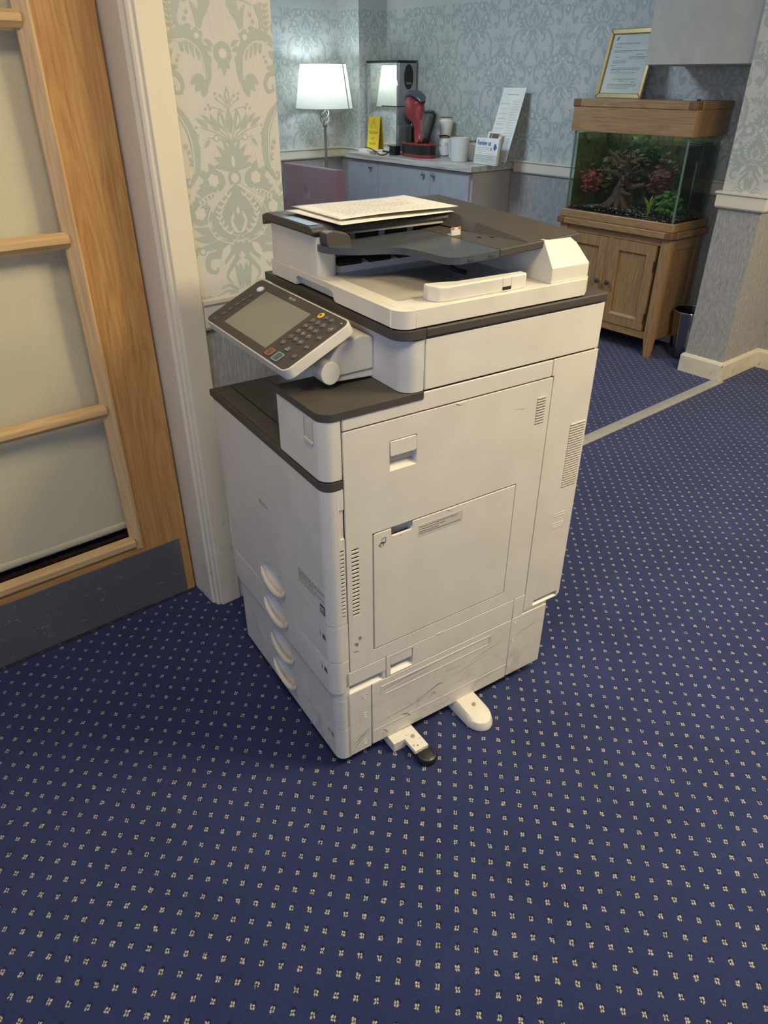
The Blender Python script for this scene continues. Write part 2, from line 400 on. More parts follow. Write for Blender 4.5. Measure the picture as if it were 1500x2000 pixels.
# bevelled beads round the glass, proud of the door face
def bead(x0, x1, vertical, z0, z1):
    if vertical:   # side bead: slopes from the face down to the glass
        s = -1 if x0 > .2 else 1
        e = x1 if s < 0 else x0
        pr = [(e, YF-.004), (e+s*.006, YF-.006), (e+s*.03, YF+.014), (e+s*.03, YF+.022), (e, YF+.022)]
        MB().prism(pr, XY, z0, z1).build('glazing_bead', oakl(2), door)
bead(.526, .562, True, .222, 1.95); bead(-.071, -.035, True, .222, 1.95)
for k, (z0, z1) in enumerate(bars):
    zc = (z0+z1)/2; top = k == 4
    pr = [(YF+.022, z0), (YF+.006, z0), (YF-.006, z0+.012), (YF-.006, z1-.008), (YF+.012, z1), (YF+.022, z1)]
    MB().prism(pr, lambda a, b, d: (d, a, b), -.045, .540).build('glazing_bar', oakl(0), door)
GLASS = m_thin_glass('door_glass', (.95, .95, .92), .03)
for (a0, a1), (b0, b1) in zip(bars[:-1], bars[1:]):
    MB().box(-.06, .55, 1.840, 1.844, a1-.006, b0+.006).build('pane', GLASS, door, smooth=0)
t = NT('kick_plate_steel'); o_ = t.coord()
scr = t.ramp(t.noise(t.scale(o_, (26, 26, 60)), 1, 5, .8, 1.5), [(.60, (0, 0, 0)), (.66, (1, 1, 1))])
t.set(Base_Color=t.mix(scr, (.21, .21, .225), (.48, .48, .48)), Metallic=.55, Roughness=t.ramp(t.noise(o_, 8, 4), [(.3, (.32,)*3), (.7, (.48,)*3)]))
kp = MB().box(-.19, .672, YF-.003, YF, .012, .206).build('kick_plate', t.m, door, bevel=.0008)
kp['label'] = 'scratched dark steel kick plate'
MB().box(-.2, .695, YF-.004, YF+.012, .001, .009).build('draught_strip', STEEL, door)
# ---- roller blind behind the glass
rb = thing('roller_blind', 'cream roller blind pulled down behind the oak door glass', 'blind', (0, 1.885, .26))
BL = NT('blind_fabric'); n_ = BL.noise(BL.coord(), 300, 2); BL.set(Base_Color=BL.ramp(n_, [(.3, (.80, .735, .58)), (.7, (.86, .80, .645))]), Roughness=.85); BL.b.inputs['Subsurface Weight'].default_value = 0
MB().grid(lambda a, b: (-.12+a*.69, .0035*sin(b*9)+.002*sin(a*7), .02+b*1.75), 10, 24).build('fabric', BL.m, rb)
MB().prism(ell(0, .012, .005, .012, 12), lambda a, b, d: (d, a, b), -.12, .57).build('hem_bar', BL.m, rb)
MB().prism(ell(0, 1.78, .022, .022, 14), lambda a, b, d: (d, a, b), -.14, .59).build('roller', WHITE, rb)
ch = MB()
for i in range(46):
    for dx in (0, .012):
        ch.lathe([(.0006, -.0022), (.0022, -.001), (.0022, .001), (.0006, .0022)], 6, (.556+dx*.5, -.022+dx, .17+i*.035), cap=True)
cho = ch.build('bead_chain', PAPER, rb); cho['kind'] = 'stuff'
MB().box(.545, .575, -.03, .005, 1.72, 1.80).build('bracket', WHITE, rb)

# ---- ceiling lights
def ceiling_light(x, y, power, col, label, size=.6, emit=6):
    t = thing('ceiling_light', label, 'ceiling light', (x, y, CEIL-.03), 0, 'square ceiling lights')
    h = size/2
    MB().prism(rect(-h-.02, h+.02, -h-.02, h+.02), XY, 0, .03, [rect(-h, h, -h, h)]).build('frame', WHITE, t, smooth=0)
    MB().box(-h, h, -h, h, .012, .026).build('diffuser', m_emit('diffuser_%s' % label[:6], col, emit), t, smooth=0)
    a = area('ceiling_light_lamp', (0, 0, -.006), (0, 0, -2), size, size, power, col); a.parent = t
ceiling_light(1.8, -.15, 56, WARM, 'square warm ceiling light panel in the middle of the hall')
ceiling_light(3.1, -.45, 58, WARM, 'square warm ceiling light panel in the hall by the right wall')
ceiling_light(.15, .35, 18, WARM, 'square warm ceiling light panel in front of the glazed door')
ceiling_light(2.4, 3.7, 38, COOL, 'square cool ceiling light panel in the lounge')

# ================================================================== DAMASK PRINT ON THE WALLPAPER
def damask():
    A, B = [], []      # motif polygons, light detail polygons; each a list of quads/tris in (x, z)
    def leaf(L, p, q, w, bend=0, n=7, m=True):
        p, q = Vector(p), Vector(q); d = q-p; nn = Vector((-d.y, d.x)).normalized(); c = (p+q)/2+nn*bend*d.length
        l, r = [], []
        for i in range(n+1):
            t_ = i/n; o = (1-t_)**2*p+2*t_*(1-t_)*c+t_*t_*q; g = 2*(1-t_)*(c-p)+2*t_*(q-c); g.normalize(); k = Vector((-g.y, g.x))*w*.5*sin(pi*t_**.8)
            l.append(o+k); r.append(o-k)
        quads(L, l, r, m)
    def quads(L, l, r, m=True):
        for sgn in ((1, -1) if m else (1,)):
            L.append(([(sgn*v.x, v.y) for v in l+r], [(i, i+1, len(l)+i+1, len(l)+i) for i in range(len(l)-1)]))
    def stroke(L, pts, w0, w1=None, n=6, m=True, wm=None):
        w1 = w0 if w1 is None else w1; C = catmull(pts, n); l, r = [], []
        for i, o in enumerate(C):
            t_ = i/(len(C)-1); g = (C[min(i+1, len(C)-1)]-C[max(i-1, 0)]).normalized()
            w = w0+(w1-w0)*t_ if wm is None else (w0*(1-t_)**2+2*wm*t_*(1-t_)+w1*t_*t_)
            k = Vector((-g.y, g.x))*w*.5; l.append(o+k); r.append(o-k)
        quads(L, l, r, m)
    def disc(L, c, r, n=10, m=True, ry=None):
        for sgn in ((1, -1) if m and abs(c[0]) > 1e-6 else (1,)):
            L.append(([(sgn*(c[0]+r*cos(2*pi*i/n)), c[1]+(ry or r)*sin(2*pi*i/n)) for i in range(n)], [tuple(range(n))]))
    def flower(L, c, r, k=5):
        for i in range(k):
            a = 2*pi*i/k+.3; disc(L, (c[0]+r*.58*cos(a), c[1]+r*.58*sin(a)), r*.42, 8)
        disc(L, c, r*.4, 8)
    # pear body
    pear = [(0, 1.199), (.014, 1.19), (.034, 1.172), (.058, 1.152), (.073, 1.128), (.074, 1.106), (.062, 1.087), (.036, 1.074), (0, 1.068)]
    C = catmull(pear, 4); quads(A, [Vector((0, v.y)) for v in C], C)
    for i in range(8):                                     # light wheat ears inside the pear
        t_ = i/7; x = .012+.040*sin(pi*(.12+.80*t_)); z = 1.083+.085*t_
        leaf(B, (x, z), (x+.011, z+.011), .0065, .1, 4); leaf(B, (x, z), (x-.009, z+.012), .006, -.1, 4)
        disc(A, (x+.006, z+.002), .0018, 6)
    stroke(B, [(.004, 1.078), (.040, 1.092), (.052, 1.118), (.036, 1.150), (.012, 1.182)], .0016)
    leaf(B, (0, 1.084), (.019, 1.128), .010, -.35); leaf(B, (0, 1.128), (0, 1.148), .010, 0, m=False); leaf(B, (.018, 1.115), (.012, 1.137), .006)
    stroke(B, [(.002, 1.080), (.010, 1.072), (.030, 1.060)], .002)
    stroke(B, [(.004, 1.197), (.030, 1.180), (.066, 1.154), (.083, 1.126), (.080, 1.098), (.060, 1.075), (.02, 1.060)], .0028)
    # crown flower and lobes
    flower(A, (0, 1.211), .019, 6); flower(B, (0, 1.211), .011, 6); disc(A, (0, 1.211), .004, 8)
    for c, r in (((.056, 1.207), .030), ((.100, 1.137), .031)):
        disc(A, c, r, 16, True, r*.85); leaf(A, (c[0]+r*.5, c[1]+.008), (c[0]+r*1.35, c[1]+.026), .018); leaf(A, (c[0]+r*.4, c[1]-.012), (c[0]+r*1.4, c[1]-.006), .018)
        leaf(A, (c[0]-.004, c[1]+r*.5), (c[0]+.010, c[1]+r*1.35), .018)
        flower(B, (c[0]+.002, c[1]+.002), .015, 6); disc(A, (c[0]+.002, c[1]+.002), .0035, 8)
    stroke(B, [(.018, 1.200), (.040, 1.183), (.072, 1.180), (.098, 1.168)], .0026)
    for i in range(6):
        x = .045+i*.010; z = 1.179-i*.004; leaf(B, (x, z), (x+.008, z+.010), .005); leaf(B, (x, z), (x+.009, z-.006), .005)
    leaf(A, (.060, 1.170), (.108, 1.186), .030, .2); leaf(A, (.080, 1.160), (.122, 1.160), .020, .2)
    # sweeping leaves under the pear
    for p, q, w, b in (((.066, 1.098), (.124, 1.110), .020, -.2), ((.058, 1.086), (.128, 1.086), .020, -.2), ((.045, 1.076), (.122, 1.062), .018, -.22),
                       ((.02, 1.068), (.078, 1.030), .030, .2), ((.010, 1.066), (.052, 1.012), .026, .15), ((.0, 1.064), (.018, 1.020), .020, .1)):
        leaf(A, p, q, w, b)
    leaf(B, (.030, 1.060), (.060, 1.018), .020, .1); leaf(A, (.033, 1.056), (.057, 1.024), .004)
    for i in range(4): leaf(A, (.035+i*.005, 1.050-i*.007), (.046+i*.005, 1.050-i*.007), .003); 
    stroke(A, [(.058, 1.040), (.092, 1.036), (.098, 1.010), (.080, .998), (.070, 1.008)], .020, .006)
    disc(A, (.108, 1.052), .010, 10); disc(B, (.108, 1.052), .006, 8); leaf(A, (.104, 1.050), (.112, 1.054), .004)
    stroke(A, [(.010, 1.030), (.030, 1.010), (.048, .985), (.036, .965)], .016, .004)
    for x in (.012, .026): leaf(A, (x*.9, 1.015), (x*.5+.001, .945), .014, -.1)
    stroke(A, [(.020, .945), (.045, .962), (.070, .955)], .010, .003); stroke(A, [(.020, .937), (.05, .948), (.085, .938)], .008, .003)
    # palmette above
    leaf(A, (0, 1.222), (0, 1.298), .030, 0, m=False); leaf(B, (0, 1.234), (0, 1.262), .010, 0, m=False); leaf(A, (0, 1.238), (0, 1.256), .004, 0, m=False)
    for q, w, b in (((.052, 1.258), .020, .2), ((.042, 1.284), .018, .15), ((.026, 1.300), .014, .1), ((.058, 1.236), .016, .25)): leaf(A, (.004, 1.226), q, w, b)
    for q, b in (((.060, 1.300), .25), ((.078, 1.322), .22), ((.040, 1.318), .15), ((.020, 1.325), .08)): 
        stroke(A, [(.002, 1.285), ((q[0])*.45, 1.285+(q[1]-1.285)*.62), q], .0038, .0022)
    leaf(A, (.012, 1.312), (.020, 1.360), .020, -.25); leaf(A, (.026, 1.312), (.046, 1.350), .018, -.25); leaf(A, (0, 1.305), (0, 1.362), .020, 0, m=False)
    leaf(B, (.018, 1.322), (.024, 1.346), .006, -.2)
    leaf(A, (.056, 1.318), (.088, 1.340), .012, .15); leaf(A, (.050, 1.326), (.072, 1.348), .010, .15); leaf(A, (.055, 1.296), (.072, 1.278), .010)
    disc(A, (.038, 1.298), .008, 10); disc(B, (.038, 1.298), .005, 8); disc(A, (.038, 1.298), .0025, 6)
    for c in ((.086, 1.322), (.090, 1.312), (.084, 1.305), (.050, 1.366), (.058, 1.358), (.046, 1.358), (.028, 1.378), (.018, 1.384), (.030, 1.388)): disc(A, c, .0036, 8)
    leaf(A, (0, 1.366), (0, 1.404), .014, 0, m=False); leaf(B, (0, 1.374), (0, 1.394), .005, 0, m=False)
    for p, q in (((.002, 1.362), (.016, 1.382)), ((.010, 1.352), (.048, 1.362)), ((.002, 1.358), (.028, 1.376))): stroke(A, [p, ((p[0]+q[0])/2, (p[1]+q[1])/2+.002), q], .0024)
    # big C scrolls
    stroke(A, [(.135, 1.486), (.105, 1.502), (.070, 1.496), (.046, 1.465), (.040, 1.425), (.058, 1.388)], .016, .006, wm=.030)
    for i in range(4): stroke(A, [(.060+i*.013, 1.492-i*.002), (.062+i*.012, 1.472), (.058+i*.012, 1.452+i*.006)], .012, .003)
    stroke(B, [(.120, 1.488), (.085, 1.490), (.056, 1.468), (.048, 1.43)], .0024)
    leaf(A, (.052, 1.420), (.088, 1.406), .020, .2); leaf(A, (.050, 1.415), (.078, 1.392), .022, .1); leaf(A, (.050, 1.41), (.060, 1.380), .020)
    # garland
    flower(A, (0, 1.466), .024, 6); disc(B, (0, 1.466), .010, 10); disc(A, (0, 1.464), .006, 8); leaf(A, (0, 1.448), (0, 1.422), .012, 0, m=False); leaf(A, (.006, 1.45), (.014, 1.436), .010)
    flower(A, (.060, 1.498), .016); disc(B, (.060, 1.498), .006, 8); disc(A, (.060, 1.498), .003, 8)
    for p, q in (((.022, 1.478), (.044, 1.492)), ((.026, 1.470), (.046, 1.478)), ((.030, 1.462), (.036, 1.440)), ((.038, 1.464), (.048, 1.446)), ((.070, 1.512), (.088, 1.516)), ((.052, 1.512), (.060, 1.530))): leaf(A, p, q, .010, .15)
    for c in ((.088, 1.500), (.084, 1.528), (.078, 1.54), (.092, 1.512)): disc(A, c, .005, 8)
    # acanthus stems rising to the next repeat
    stroke(A, [(.050, 1.512), (.044, 1.535), (.036, 1.560)], .006, .022); leaf(A, (.046, 1.53), (.022, 1.555), .018, -.2); leaf(A, (.052, 1.52), (.068, 1.560), .014, .2)
    stroke(A, [(.096, 1.500), (.106, 1.53), (.098, 1.562)], .004, .020)
    for i in range(5): leaf(A, (.118, 1.512+i*.011), (.108, 1.520+i*.011), .006); leaf(A, (.118, 1.512+i*.011), (.128, 1.521+i*.011), .006)
    stroke(A, [(.118, 1.500), (.118, 1.565)], .0022)
    # serrated leaf at the column edge
    stroke(A, [(.145, 1.372), (.118, 1.345), (.100, 1.310), (.094, 1.270), (.098, 1.232), (.116, 1.202)], .010, .006, wm=.036)
    for i in range(6):
        z = 1.345-i*.018; x = .112-.018*sin(pi*i/6); leaf(A, (x+.006, z), (x-.014, z-.012), .016, .2)
    stroke(B, [(.128, 1.352), (.106, 1.310), (.101, 1.262), (.106, 1.226)], .0024)
    stroke(A, [(.116, 1.200), (.126, 1.204), (.124, 1.216), (.116, 1.214)], .008, .004)
    for c, r in (((.118, 1.284), .006), ((.112, 1.272), .005), ((.110, 1.258), .004), ((.112, 1.246), .003), ((.118, 1.44), .005), ((.112, 1.452), .004), ((.108, 1.461), .003)): disc(A, c, r, 8)
    stroke(A, [(.135, 1.430), (.116, 1.425), (.106, 1.408), (.112, 1.392), (.126, 1.394), (.126, 1.406)], .012, .006)
    return A, B
DA, DB = damask()
def print_wall(parent, fn, a0, a1, z1, axis, phase=0, z0=.938):
    """lay the repeat over a wall between a0 and a1; fn(a, z, d) puts it proud of the paper"""
    for polys, mat, d, nm in ((DA, MOT, .00006, 'damask_print'), (DB, MOTL, .0004, 'damask_print_highlight')):
        mb = MB(); k0 = math.floor((a0-axis)/.26)-1; k1 = math.ceil((a1-axis)/.26)+1
        for k in range(k0, k1+1):
            for r in range(-2, 3):
                dz = r*.62+((k+phase) % 2)*.31; cx = axis+k*.26
                for ip, (vs, fs) in enumerate(polys):
                    q = [(cx+x, z+dz) for x, z in vs]
                    if max(p[0] for p in q) <= a0 or min(p[0] for p in q) >= a1 or max(p[1] for p in q) <= z0 or min(p[1] for p in q) >= z1: continue
                    dd = d+(ip*2+(k % 2))*9e-7; mb.add([fn(min(max(a, a0), a1), min(max(z, z0), z1), dd) for a, z in q], fs)
        o = mb.build(nm, mat, parent, smooth=0, recalc=False); o['kind'] = 'stuff'
print_wall(wl, lambda a, z, d: (a, 1.70-d, z), .792, 1.06, 1.75, .926)
print_wall(wp, lambda a, z, d: (a, 1.70-d, z), 3.774, 4.17, 1.75, 3.93, 1)
print_wall(wp, lambda a, z, d: (3.774-d, a, z), 1.70, 1.92, 1.75, 1.80)
print_wall(wr, lambda a, z, d: (4.17-d, a, z), 1.92, 5.045, 1.85, 3.85, 1)
print_wall(wr, lambda a, z, d: (4.17-d, a, z), 1.2, 1.70, 1.75, 1.5)
print_wall(wc, lambda a, z, d: (a, 5.045-d, z), 3.9, 4.17, 1.85, 4.05)
print_wall(wc, lambda a, z, d: (3.9-d, a, z), 5.045, 5.3, 1.85, 5.17)
print_wall(wb, lambda a, z, d: (a, 5.3-d, z), 2.8, 3.9, 1.85, 3.6)

# ================================================================== THE COPIER
# local axes: x = u (front to back), y = v (right side 0 to left side .565), z up
CO = thing('photocopier', 'cream and dark grey floor-standing photocopier with four paper drawers', 'photocopier', (.65699, .93832, 0), -0.113456)
FU = -.025                                   # plane of the front covers
side = lambda v0: (lambda a, b, d: (a, v0+d, b))     # outline in u/z on the right-hand side, d goes inwards
front = lambda u0: (lambda a, b, d: (u0+d, a, b))    # outline in v/z on the front
def part(mb, name, mat, bevel=.0012, parent=CO, **k): return mb.build(name, mat, parent, bevel=bevel, **k)
part(MB().box(-.003, .640, .030, .545, .250, .765), 'inner_frame', GAP, 0)
part(MB().box(.0, .640, .030, .170, .765, .905), 'side_core', GAP, 0)
part(MB().box(.005, .612, .024, .540, .035, .250), 'base_frame', GAP, 0)

# ---- front covers: flat panel + rounded corners + flange round to the side
def cover(z0, z1, fu, holes=(), v0=0, v1=.565, r=.025, flange=True, z_side0=None, corner_left=True, mat=PLAS, name='front_cover'):
    mb = MB(); vl = v1-.018 if corner_left else v1
    lo = r if flange else v0
    mb.prism(rect(lo, vl, z0, z1), front(fu), 0, .018, holes)
    if flange:
        pl = [(fu, r)]+arc(fu+r, r, r, 180, 270, 8)[1:]+[(.0145, 0), (.0145, .006), (fu+r, .012), (fu+.018, r)]
        mb.prism(pl, XY, z0, z1)
    if corner_left:
        pl = [(fu, vl)]+arc(fu+.018, vl, .018, 180, 90, 6)[1:]+[(.3, v1), (.3, v1-.006), (fu+.018, vl)]
        mb.prism(pl, XY, z0, z1)
    return mb
HC = .283
def handle_hole(zc): return ell(HC, zc, .062, .034, 28)
def add_handle(par, zc, fu):
    """dished finger pull with a proud rounded lip along its lower edge"""
    def dish(a, b):
        th = 2*pi*a; k = b; d = .026*(1-k**2.2)
        return (fu+.001+d, HC+.062*k*cos(th), zc+.034*k*sin(th)-.006*(1-k))
    h = MB().grid(dish, 28, 6); h = h.build('handle_dish', PLASF, par)
    lip = []; rr = []
    for i in range(21):
        th = pi+pi*i/20; lip.append((fu-.0035, HC+.0615*cos(th), zc+.0340*sin(th)+.001)); rr.append(.0018+.0058*sin(pi*i/20)**.7)
    MB().tube(lip, rr, 8).build('handle_lip', PLASF, par)
    low = []; 
    sk = MB().grid(lambda a, b: (fu-.007*sin(pi*a)**.6*(1-b)-.0005, HC+.0615*cos(pi+pi*a)*(1-.12*b), zc+.034*sin(pi+pi*a)*(1+.25*b)-.006*b), 16, 3)
    sk.build('handle_skirt', PLASF, par)
ZD, Z12, Z23, Z3T, Z34, ZB = .441, .338, .245, .222, .128, .030
# upper front door with the finger grip on its right flange and a column of vent slots
fd = cover(ZD+.001, .765, FU, flange=False, v0=.025)
pl = lambda e: [(FU, .025)]+arc(0, .025, .025, 180, 270, 8)[1:]+[(e, 0), (e, .006), (0, .012), (FU+.018, .025)]
fd.prism(pl(.0005), XY, ZD+.001, .765)
fd.prism(rect(0, .0145, ZD+.001, .655), side(0), 0, .006, [rrect(.0025, .0125, .462+i*.00965, .4655+i*.00965, .0017, 2) for i in range(18)])
fd.prism(rect(0, .0145, .722, .765), side(0), 0, .006); fd.prism(rect(0, .005, .655, .722), side(0), 0, .006)
FD = part(fd, 'front_door', PLAS, .0006)
part(MB().box(.005, .0145, .0035, .007, .655, .722), 'grip_recess', PLASF, 0)
part(MB().box(.0015, .0138, .0012, .005, .458, .634), 'slot_backing', GAP, 0)
# left fixed panel, drawers one to four
part(MB().prism(rect(.378, .547, Z12+.001, ZD-.001), front(FU+.001), 0, .018), 'side_panel', PLAS)
pl_ = [(FU, .547)]+arc(FU+.018, .547, .018, 180, 90, 6)[1:]+[(.3, .565), (.3, .559), (FU+.018, .547)]
part(MB().prism(pl_, XY, Z12+.001, ZD-.001), 'corner_panel', PLAS)
d1 = part(cover(Z12+.001, ZD-.001, FU, [handle_hole(.398)], v1=.375, corner_left=False), 'drawer', PLAS, .0008); add_handle(d1, .398, FU)
d2 = part(cover(Z23+.001, Z12-.001, FU, [handle_hole(.303)]), 'drawer', PLAS, .0008); add_handle(d2, .303, FU)
FB = FU+.008
part(cover(Z3T+.0006, Z23-.0006, FB+.001, r=.022), 'trim_band', PLAS, .0005)
d3 = part(cover(Z34+.001, Z3T-.0006, FB, [handle_hole(.183)], v1=.556, r=.022), 'drawer', PLAS, .0008); add_handle(d3, .183, FB)
d4 = part(cover(ZB, Z34-.001, FB, [handle_hole(.092)], v1=.556, r=.022), 'drawer', PLAS, .0008); add_handle(d4, .092, FB)
# printed marks on the front
def fmark(): return lambda a, b, d: (FU-.0004, a, b)
ff = lambda fu, v, z: (lambda a, b, d: (fu-.0004, v-a, z+b))
mb = MB(); text(mb, 'RICOH', .0150, ff(FU, .302, .595)); part(mb, 'brand_lettering', INKG, 0, smooth=0, recalc=False)
mb = MB()
for i, (w_, h_) in enumerate(((.118, .0017), (.118, .0017), (.07, .0017), (.118, .0014), (.112, .0012), (.075, .0012))):
    dashes(mb, ff(FU, .139, .517-i*.0058), 0, w_, 0, h_, i, .010)
part(mb, 'caution_print', INK, 0, smooth=0, recalc=False)
mb = MB(); fn = ff(FU, .093, .463)
dashes(mb, fn, 0, .008, .010, .0016, 3, .004); dashes(mb, fn, .002, .012, .004, .0016, 4, .004); dashes(mb, fn, .016, .026, .002, .0014, 5, .003); part(mb, 'small_print', INKG, 0, smooth=0, recalc=False)
mb = MB().prism(rrect(.022, .043, .462, .486, .001), front(FU-.0004), 0, .0003); em = part(mb, 'energy_mark', INK, 0)
mb = MB(); fn = ff(FU-.0004, .0325, .474)
for a0, b0, a1, b1 in ((-.008, .003, .006, .0065), (-.006, -.002, .008, .0015), (-.008, -.008, .008, -.0055)): mb.add([fn(a0, b0, 0), fn(a1, b0+.001, 0), fn(a1, b1, 0), fn(a0, b1-.001, 0)], [(0, 1, 2, 3)])
mb.build('mark_line', PAPER, em, smooth=0, recalc=False)
for nm, fu, z in (('1', FU, .399), ('2', FU, .304), ('4', FB, .094)):
    mb = MB(); text(mb, nm, .020, ff(fu, .050, z)); fn = ff(fu, .040, z)
    for i in range(4): mb.add([fn(0, -.006+i*.0035, 0), fn(.014, -.006+i*.0035, 0), fn(.014, -.0037+i*.0035, 0), fn(0, -.0037+i*.0035, 0)], [(0, 1, 2, 3)])
    part(mb, 'tray_number', INK if nm != '4' else INKG, 0, smooth=0, recalc=False)

part(MB().prism(rrect(.062, .150, .600, .742, .002), front(FU-.0003), 0, .0002), 'clear_film', plain('film_clear', (.66, .64, .585), .22), 0)
# ---- dark band, side pillar box and its lid, output tray
band = [(FU-.001, .567), (FU-.001, .024)]+arc(0, .025, .026, 180, 270, 8)+[(.0145, -.001), (.0145, .02), (.4, .02), (.4, .567)]
part(MB().prism(band, XY, .768, .7835), 'tray_frame', DARK, .003, seg=3)
pil = [(FU, .178)]+[(FU, .025)]+arc(0, .025, .025, 180, 270, 8)[1:]+[(.0135, 0), (.0135, .012), (.19, .012), (.19, .178)]
PB = part(MB().prism(pil, XY, .787, .9055), 'pillar_box', PLAS, .0015)
lid = [(FU-.002, .180)]+arc(.002, .026, .028, 180, 270, 8)+[(.193, -.002), (.193, .180)]
part(MB().prism(lid, XY, .9065, .9215), 'pillar_lid', DARK, .004, seg=3)
b = part(MB().prism(rrect(.031, .068, .853, .901, .002), front(FU-.0006), 0, .001), 'status_window', plain('window_grey', (.42, .40, .38), .3), .0004)
MB().prism(rrect(.034, .062, .862, .898, .001), front(FU-.0010), 0, .0006).build('lens', plain('lens_pale', (.60, .55, .51), .2), b)
MB().prism(rrect(.033, .066, .854, .860, .001), front(FU-.0030), 0, .003).build('ledge', PLASF, b)
for (a0, a1, b0, b1) in ((-.020, .022, .182, .555), (.0245, .115, .182, .558), (.1175, .38, .182, .330), (.1175, .38, .333, .558)):
    part(MB().box(a0, a1, b0, b1, .782, .7865 if a0 < .1 else .785), 'tray_panel', DARK, .001)
part(MB().box(.27, .640, .18, .548, .7865, .918), 'rear_housing', DARK, .002)

# ---- right-hand side panels
part(MB().prism(rect(.0175, .527, .8825, .9185), side(0), 0, .006), 'upper_strip', PLAS)
rp = [(.535, .245), (.652, .245), (.660, .253), (.660, .9185), (.5295, .9185), (.5295, .8825), (.535, .8825)]
vent2 = [rect(.608, .656, .586, .752)]
grip = rrect(.566, .650, .2475, .264, .004, 2)
part(MB().prism(rp, side(0), 0, .006, vent2+[grip]), 'rear_side_panel', PLAS, .0004)
for i in range(26): part(MB().box(.608, .656, -.0016, .004, .5895+i*.0064, .5924+i*.0064), 'vent_slat', PLASF, 0)
part(MB().box(.604, .659, .0062, .0072, .58, .756), 'vent_backing', INKG, 0)
part(MB().box(.560, .655, .020, .022, .2465, .27), 'grip_pocket', PLASF, 0)
part(MB().add([(.566, .0005, .2478), (.650, .0005, .2478), (.650, .020, .259), (.566, .020, .259)], [(0, 1, 2, 3)]), 'grip_floor', PLASF, 0)
part(MB().box(.6495, .651, .004, .020, .2475, .264), 'grip_side', PLASF, 0)
mb = MB()
for z in (.515, .508, .487, .481, .475): mb.box(.598, .634, -.0008, .001, z, z+.0016)
part(mb, 'moulded_marks', PLASF, 0)
part(MB().box(.655, .660, .006, .56, .25, 1.015), 'back_panel', PLAS)
hd = rrect(.118, .182, .773, .838, .003, 2)
byp = [(.0787, .3362), (.4590, .3362), (.4590, .6442), (.0787, .6442)]
v1h = [rect(.494, .519, .778, .841)]
svh = [rrect(.0285, .0465, .455+i*.00965, .4588+i*.00965, .0018, 2) for i in range(18)]
RD = part(MB().prism(rrect(.018, .5325, .3005, .8795, .002, 2), side(0), 0, .006, [hd, byp]+v1h+svh), 'right_door', PLAS, .0006)
for i in range(10): MB().box(.494, .519, -.0014, .003, .7815+i*.0063, .7843+i*.0063).build('vent_slat', PLASF, RD)
MB().box(.49, .523, .0062, .0072, .772, .846).build('vent_backing', INKG, RD)
MB().box(.0275, .0475, .0014, .005, .452, .628).build('slot_backing', GAP, RD)
# release handle: flap above an open pocket
MB().prism([(.118, .773), (.182, .773), (.182, .838), (.118, .838)], side(.0), .024, .026).build('handle_pocket', PLASF, RD)
MB().add([(.118, 0, .773), (.182, 0, .773), (.182, .024, .786), (.118, .024, .786)], [(0, 1, 2, 3)]).build('pocket_floor', PLASF, RD)
MB().box(.117, .1185, 0, .026, .773, .838).build('pocket_side', PLASF, RD)
MB().box(.1815, .183, 0, .026, .773, .838).build('pocket_side', PLASF, RD)
MB().prism(rrect(.1195, .1800, .805, .8365, .003, 2), side(-.0015), 0, .010).build('release_flap', PLASF, RD, bevel=.002)
# small half-moon finger marks along seams
def moon(u, z, w, v, par=CO):
    MB().prism([(u-w, z), (u-w*.5, z-.004), (u, z-.0055), (u+w*.5, z-.004), (u+w, z)], side(v-.001), 0, .003).build('seam_tab', PLASF, par, bevel=.0006)
moon(.285, .8785, .013, 0, RD); moon(.262, .3005, .012, 0)
# bypass tray with notch, film label, hand icon
bt = [(.0815, .339), (.4565, .339), (.4565, .641), (.1765, .641), (.1765, .628), (.1725, .6225), (.1275, .6225), (.1235, .6265), (.1235, .641), (.0855, .641), (.0815, .637)]
BT = part(MB().prism(bt, side(-.0005), 0, .006), 'bypass_tray', PLAS, .001)
MB().prism(rect(.120, .180, .615, .645), side(.018), 0, .002).build('notch_pocket', PLASF, BT)
MB().box(.1752, .1768, .006, .018, .615, .643).build('notch_side', PLASF, BT)
moon(.275, .6405, .012, -.0005, BT)
lb = MB().prism(rect(.191, .308, .597, .626), side(-.001), 0, .0005).build('notice_label', plain('label_grey', (.53, .51, .455), .35), BT)
lb['label'] = 'silver grey printed notice label'
sd = lambda u, v, z: (lambda a, b, d: (u+a, v, z+b))
mb = MB(); text(mb, 'Precautions for Printing To avoid a malfunction', .0052, sd(.1935, -.0014, .6205), 'LEFT'); text(mb, 'or deterioration in print quality', .0052, sd(.1935, -.0014, .6145), 'LEFT')
dashes(mb, sd(.1935, -.0014, .6075), 0, .05, 0, .0014, 2, .006); dashes(mb, sd(.1935, -.0014, .6028), 0, .110, 0, .0014, 3, .006)
mb.build('notice_print', INK, lb, smooth=0, recalc=False)
mb = MB(); fn = lambda p: (p[0], -.0008, p[1])
mb.tube([fn(p) for p in ((.099, .6215), (.101, .6245), (.110, .6265), (.110, .6155), (.106, .612))], .0006, 4)
mb.tube([fn(p) for p in ((.104, .608), (.099, .6065), (.0955, .6085), (.0935, .612), (.0955, .6125), (.097, .611), (.0975, .6165), (.0985, .6165), (.099, .613), (.0995, .6175), (.1005, .6175), (.101, .613), (.1015, .617), (.1025, .617), (.103, .6125), (.1035, .6155), (.1045, .6155), (.1045, .610), (.104, .608))], .0006, 4)
mb.tube([fn(p) for p in ((.106, .612), (.110, .6155), (.106, .6155), (.106, .612))], .0006, 4)
mb.build('hand_icon', INK, BT)
MB().prism(rect(.144, .150, .6165, .6173), side(-.0008), 0, .0004).build('index_mark', INK, BT)
